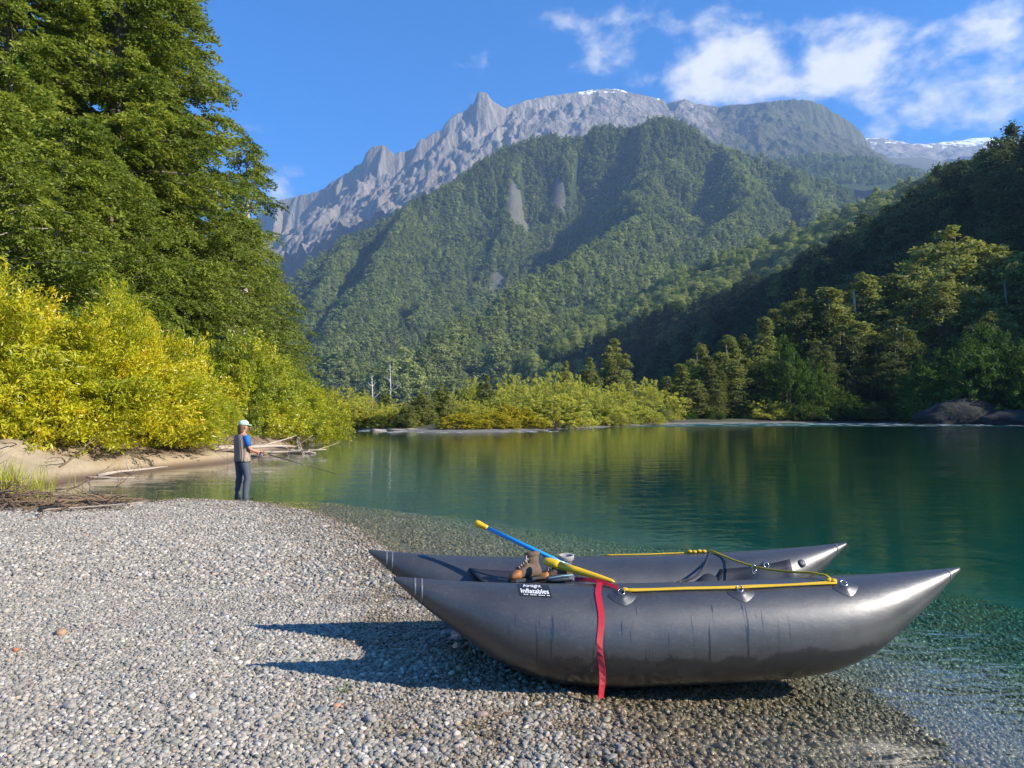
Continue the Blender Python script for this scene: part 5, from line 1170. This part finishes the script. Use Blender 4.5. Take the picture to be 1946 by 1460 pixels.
# tangle of roots at left
tp = Vector((-8.15, 13.05, 0)); mb = MB(); rg = random.Random(51)
for i in range(190):
    x = rg.uniform(-1.9, 1.15); y = rg.gauss(0, .42) - .05 * x; zz = max(gz(tp.x + x, tp.y + y), 0) + rg.uniform(0, .13) * (1 + 1.4 * math.exp(-((x + .9) / 1.2) ** 2))
    a = rg.gauss(0, .55); branch(mb, (x, y, zz), (math.cos(a) * rg.choice((-1, 1)), math.sin(a), rg.gauss(.03, .14)), rg.uniform(.4, 1.2), rg.uniform(.007, .022), rg, 1, .42, 6, .03)
tag(mb.build('root_tangle', M_DRIFTD, None, True, tuple(tp)), 'heap of brown roots and sticks where bar meets bank', 'roots')
mb = MB(); branch(mb, (0, 0, .03), (1, .12, .02), 1.7, .022, random.Random(8), 1, .08)
tag(mb.build('driftwood_branch', M_DRIFT, None, True, (-7.9, 12.15, gz(-7.9, 12.15))), 'straight pale stick along the front of the root heap', 'driftwood', 'driftwood along the left bank')
# twigs and roots under the willows
mb = MB(); rg = random.Random(61)
for i in range(620):
    x0 = rg.uniform(-19, -9.3); y0 = rg.uniform(18, 38); l_ = float(sdpoly(LEFT, np.array([x0]), np.array([y0]))[0])
    if not .5 < l_ < 4: continue
    a = rg.uniform(0, 6.3); branch(mb, (x0, y0, gz(x0, y0) + .02), (math.cos(a), math.sin(a), rg.uniform(-.02, .5)), rg.uniform(.4, 1.5), rg.uniform(.008, .022), rg, 1, .3, 5, .05)
tag(mb.build('bank_twigs', M_DRIFTD), 'litter of dry twigs under the willows on the sand bank', 'twigs', kind='stuff')
# reeds at the left edge
rg = np.random.default_rng(77); n = 420; bx = rg.normal(-9.5, .35, n); by = rg.normal(14.1, .4, n); bz = np.maximum(G(bx, by), -.05); hgt = rg.uniform(.35, .95, n); an = rg.uniform(0, 6.3, n); ln_ = rg.uniform(.05, .4, n)
dv = np.stack([np.cos(an), np.sin(an), np.zeros(n)], 1); w_ = np.stack([-np.sin(an), np.cos(an), np.zeros(n)], 1) * .006; B0 = np.stack([bx, by, bz], 1); VV = []; 
for f, wf in ((0, 1), (.5, .8), (1, .1)):
    c_ = B0 + dv * (ln_ * hgt * f * f)[:, None] + np.stack([0 * hgt, 0 * hgt, hgt * f * (1 - .15 * f)], 1); VV += [c_ - w_ * wf, c_ + w_ * wf]
VV = np.stack(VV, 1).reshape(-1, 3); o6 = np.arange(n)[:, None] * 6
FQ = np.concatenate([o6 + [0, 1, 3, 2], o6 + [2, 3, 5, 4]])
tag(mob('reeds', mesh_np('reeds', VV, FQ, True, {'tint': np.tile(rg.uniform(.3, .9, n), 2)}), M_WILLOW_G), 'thin green reeds by the root heap at left edge', 'reeds', kind='stuff')
# far spit driftwood and boulder
for u, v, L, a, lab, sd_ in ((708, 817, 2.6, .2, 'leftmost pale driftwood stick on the far gravel spit', 3), (735, 816, 4.5, -.1, 'long pale driftwood log on the far gravel spit', 5), (772, 811, 3.4, .3, 'raised pale driftwood beside the twin olive trees', 6)):
    Y = 72; p = pix(u, 800, Y); mb = MB(); branch(mb, (0, 0, .05), (math.cos(a), math.sin(a), .0), L, .11, random.Random(sd_), 0, .1); tag(mb.build('driftwood_branch', M_DRIFT, None, True, (p.x, Y, max(0, gz(p.x, Y)))), lab, 'driftwood', 'driftwood on the far spit')
def rock_mesh(seed, sx, sy, sz, n=28, amp=.22):
    mb = MB()
    def fn(d): return 1 + amp * float(fbm(np.array([d.x * 1.7 + d.z * 1.1 + seed]), np.array([d.y * 1.7 - d.z * .9]), 4)[0]) * 1.6
    mb.ell((0, 0, 0), sx, sy, sz, n, 16, None, fn); return mb
M_BOULD = Mat('dark mossy rock'); _P = M_BOULD.obj(); _v = M_BOULD.noise(_P, .8, 7, .65)
M_BOULD.pbr(M_BOULD.ramp(_v, [(.3, (.010, .009, .008)), (.5, (.024, .022, .018)), (.65, (.022, .027, .010)), (.8, (.045, .041, .034))]), .9, M_BOULD.bump(_v, .9, .5)); M_BOULD = M_BOULD.m
bp = pix(1832, 800, 116)
tag(rock_mesh(3, 7.4, 4.5, 3.6).build('boulder', M_BOULD, None, True, (bp.x, bp.y, .2)), 'big dark boulder at the water on the shaded right bank', 'boulder')
bp = pix(1925, 800, 110); tag(rock_mesh(8, 5.0, 4, 1.9).build('boulder', M_BOULD, None, True, (bp.x, bp.y, .1)), 'lower dark boulder at the right picture edge', 'boulder')

# ------------------------------------------------------------------ pebbles
PK = bpy.data.collections.new('pebble kinds')
def pebble_mat(name, src):
    m = Mat(name); c = m.attr('tint', 'INSTANCER').outputs['Color'] if src == 'inst' else m.n('ShaderNodeObjectInfo').outputs['Color']
    P = m.obj(); v = m.noise(P, 1.6, 4, .6); c = m.mix(m.rng(v, .3, .75, 0, .35), c, m.mix(1.0, c, (.55, .52, .5), 'MULTIPLY'))
    z = m.sep(m.pos())[2]; wet = m.rng(m.mth('ADD', z, m.mth('MULTIPLY', m.mth('SUBTRACT', m.noise(m.pos(), 2.2, 3), .5), .04)), -.002, .036, 1, 0)
    c = m.mix(wet, c, m.mix(1.0, c, (.54, .45, .32), 'MULTIPLY'))
    m.pbr(c, m.rng(wet, 0, 1, .72, .22), m.bump(v, .25, .05), Specular_IOR_Level=.45); return m.m
M_PEB = pebble_mat('assorted river pebbles', 'inst'); M_PEB1 = pebble_mat('larger river pebbles', 'obj')
def pebble_shape(seed):
    bm = bmesh.new(); bmesh.ops.create_icosphere(bm, subdivisions=2, radius=1.0); rg = np.random.default_rng(seed); ax = rg.uniform(.62, 1.0, 3) * (1, .82, .58); ph = rg.uniform(0, 9, 2)
    for v in bm.verts:
        d = v.co.normalized(); s_ = 1 + .2 * float(fbm(np.array([d.x * 1.3 + ph[0] + d.z]), np.array([d.y * 1.3 + ph[1]]), 2)[0]) * 1.5; p = 2.6
        q = (abs(d.x) ** p + abs(d.y) ** p + abs(d.z) ** p) ** (-1 / p); v.co = Vector((d.x * ax[0], d.y * ax[1], d.z * ax[2])) * q * s_
    me = bpy.data.meshes.new('pebble'); bm.to_mesh(me); bm.free(); me.polygons.foreach_set('use_smooth', np.full(len(me.polygons), True)); return me
for i in range(8):
    me = pebble_shape(100 + i); me.materials.append(M_PEB); o = bpy.data.objects.new('pebble_kind_%d' % i, me); PK.objects.link(o)
PAL = np.array([(.34, .33, .31), (.27, .27, .25), (.20, .205, .20), (.42, .40, .37), (.50, .48, .45), (.68, .66, .62), (.24, .24, .20), (.40, .33, .26), (.45, .30, .20), (.30, .32, .31), (.36, .30, .26), (.15, .15, .15), (.55, .50, .42)])
PW = np.array([16, 15, 12, 12, 9, 6, 9, 6, 2.2, 8, 5, 5, 5]); PW[8] = 1.0; PW[7] = 3.5; PW = PW / PW.sum(); PAL = PAL * .7 + PAL.mean(0) * .3
def pebbles(name, x0, x1, y0, y1, dens, r0, r1, label, zmin, zmax, seed, sub_=True):
    rg = np.random.default_rng(seed); n = int((x1 - x0) * (y1 - y0) * dens); x = rg.uniform(x0, x1, n); y = rg.uniform(y0, y1, n); ok = np.abs(x) < .70 * y + 1.0; x, y = x[ok], y[ok]
    z = G(x, y); sd_ = sdpoly(LEFT, x, y); ok = (z > zmin) & (z < zmax) & ((sd_ < -.2 + .4 * fbm(x * 2, y * 2, 2)) | (sdpoly(BAR, x, y) > .5)); x, y, z = x[ok], y[ok], z[ok]; n = len(x)
    r_ = r0 * (r1 / r0) ** (rg.random(n) ** 2.4) * (1 + .55 * fbm(x * .55 + y * .4, y * 1.1 - x * .3, 3)); col = PAL[rg.choice(len(PAL), n, p=PW)] * rg.uniform(.7, 1.15, (n, 1)) * (1.08, 1.02, .91)
    P = np.stack([x, y, z + r_ * rg.uniform(-.05, .38, n)], 1)
    return scatter(name, P, np.stack([rg.normal(0, .35, n), rg.normal(0, .35, n), rg.uniform(0, 6.3, n)], 1), np.stack([r_, r_, r_], 1), rg.integers(0, 8, n), np.clip(col, 0, .8), PK, label=label, cat='gravel')
pebbles('gravel', -6.5, 2.2, 2.9, 7.0, 12500, .0042, .023, 'grey and tan gravel covering the near beach', .0, 9, 1)
pebbles('gravel', -9.5, .2, 7.0, 15.0, 3000, .008, .032, 'finer looking gravel of the beach farther off', -.03, 9, 2)
pebbles('river_gravel', -.4, 8.0, 2.9, 8.0, 2600, .009, .032, 'wet stones seen through shallow water by the raft', -1.2, .0, 3)
pebbles('river_gravel', -7.0, 10.5, 7.9, 15.0, 900, .013, .045, 'stones on the river bed beyond the raft', -1.6, -.02, 4)
rg = np.random.default_rng(9); cnt = 0
kinds = [pebble_shape(200 + i) for i in range(6)]
for me in kinds: me.materials.append(M_PEB1)
for u, v, r_, c_ in ((45, 1134, .05, (.22, .22, .20)), (116, 1202, .055, (.42, .27, .16)), (29, 1236, .03, (.45, .17, .08)), (365, 1317, .035, (.70, .66, .60)), (640, 1322, .032, (.50, .26, .15)), (400, 1218, .03, (.66, .64, .6)), (610, 1330, .04, (.2, .21, .2)), (915, 1335, .04, (.36, .26, .22))):
    p = pix(u, v, CAM_H * F_PX / (v - 786) * .965); z = gz(p.x, p.y); o = bpy.data.objects.new('pebble', kinds[cnt % 6]); C.objects.link(o); o.parent = gravel_bar; o.location = (p.x, p.y, z + r_ * .3); o.rotation_euler = (.1, .05, u * .1); o.scale = (r_,) * 3; o.color = c_ + (1,); cnt += 1
while cnt < 300:
    y = 3.1 + 6.0 * rg.random() ** 1.6; x = rg.uniform(-.72, .40) * y
    z = gz(x, y)
    if z < .015: continue
    r_ = rg.uniform(.017, .030) * (1.5 if rg.random() < .08 else 1)
    o = bpy.data.objects.new('pebble', kinds[cnt % 6]); C.objects.link(o); o.parent = gravel_bar; o.location = (x, y, z + r_ * .3); o.rotation_euler = (rg.normal(0, .2), rg.normal(0, .2), rg.uniform(0, 6.3)); o.scale = (r_,) * 3
    c_ = PAL[rg.choice(len(PAL), p=PW)] * rg.uniform(.8, 1.15) * np.array((1.08, 1.02, .92)); o.color = (min(.75, c_[0]), min(.75, c_[1]), min(.75, c_[2]), 1); cnt += 1

# ------------------------------------------------------------------ foam flecks on the river
mb = MB(); rg = random.Random(90)
def fleck(x, y, w, d):
    n = 12; out = [Vector((x + math.cos(a) * w * rg.uniform(.55, 1.1), y + math.sin(a) * d * rg.uniform(.4, 1.1), .006)) for a in (2 * math.pi * j / n for j in range(n))]
    c = sum(out, Vector()) / n; top = [c.lerp(p, .7) + Vector((0, 0, .006)) for p in out]; mb.loft([out, top])
for i in range(300):
    y = rg.uniform(98, 124); x = rg.uniform(10, 86); 
    if gz(x, y) > -.25: continue
    fleck(x, y, rg.uniform(.3, 1.4), rg.uniform(.08, .3))
for i in range(70):
    y = rg.uniform(63, 76); x = rg.uniform(-16, 6)
    if not -.6 < gz(x, y) < -.05: continue
    fleck(x, y, rg.uniform(.2, .7), rg.uniform(.05, .14))
tag(mb.build('foam', simple('white river foam', (.72, .76, .78), .6, .1, 20, .1)), 'thin white riffle foam along the far bank of the river', 'foam', kind='stuff')

# ------------------------------------------------------------------ grass tuft and litter on the beach
M_GRASS = simple('beach grass', (.16, .22, .05), .6, .2, 20, .1)
tg = pix(655, 1297, CAM_H * F_PX / (1297 - 786) * .97); rg = random.Random(5); tuft = empty('grass_tuft', (tg.x, tg.y, gz(tg.x, tg.y))); tag(tuft, 'tiny green grass tuft in the gravel just before the raft shadow', 'grass')
for i in range(14):
    a = rg.uniform(0, 6.3); L = rg.uniform(.05, .11); mb = MB(); d_ = Vector((math.cos(a), math.sin(a), 0)); sd = Vector((-d_.y, d_.x, 0)) * .0025
    c = [Vector((0, 0, 0)) + d_ * .01, d_ * L * .5 + Vector((0, 0, L * .4)), d_ * L + Vector((0, 0, L * .3))]; mb.add([c[0] - sd, c[0] + sd, c[1] + sd, c[1] - sd, c[2]], [(0, 1, 2, 3), (3, 2, 4)]); mb.build('blade', M_GRASS, tuft)

# ------------------------------------------------------------------ haze
hb = MB(); hb.box((0, 5000, 1170), 19000, 17000, 2352)
m = Mat('thin blue valley haze')
pv = m.n('ShaderNodeVolumePrincipled', {'Color': (.42, .64, 1.0), 'Density': HAZE, 'Anisotropy': .1})
m.t.links.new(pv.outputs[0], m.out.inputs['Volume'])
tag(hb.build('haze', m.m, smooth=False), label='thin bluish haze filling the valley air', cat='haze', kind='stuff')
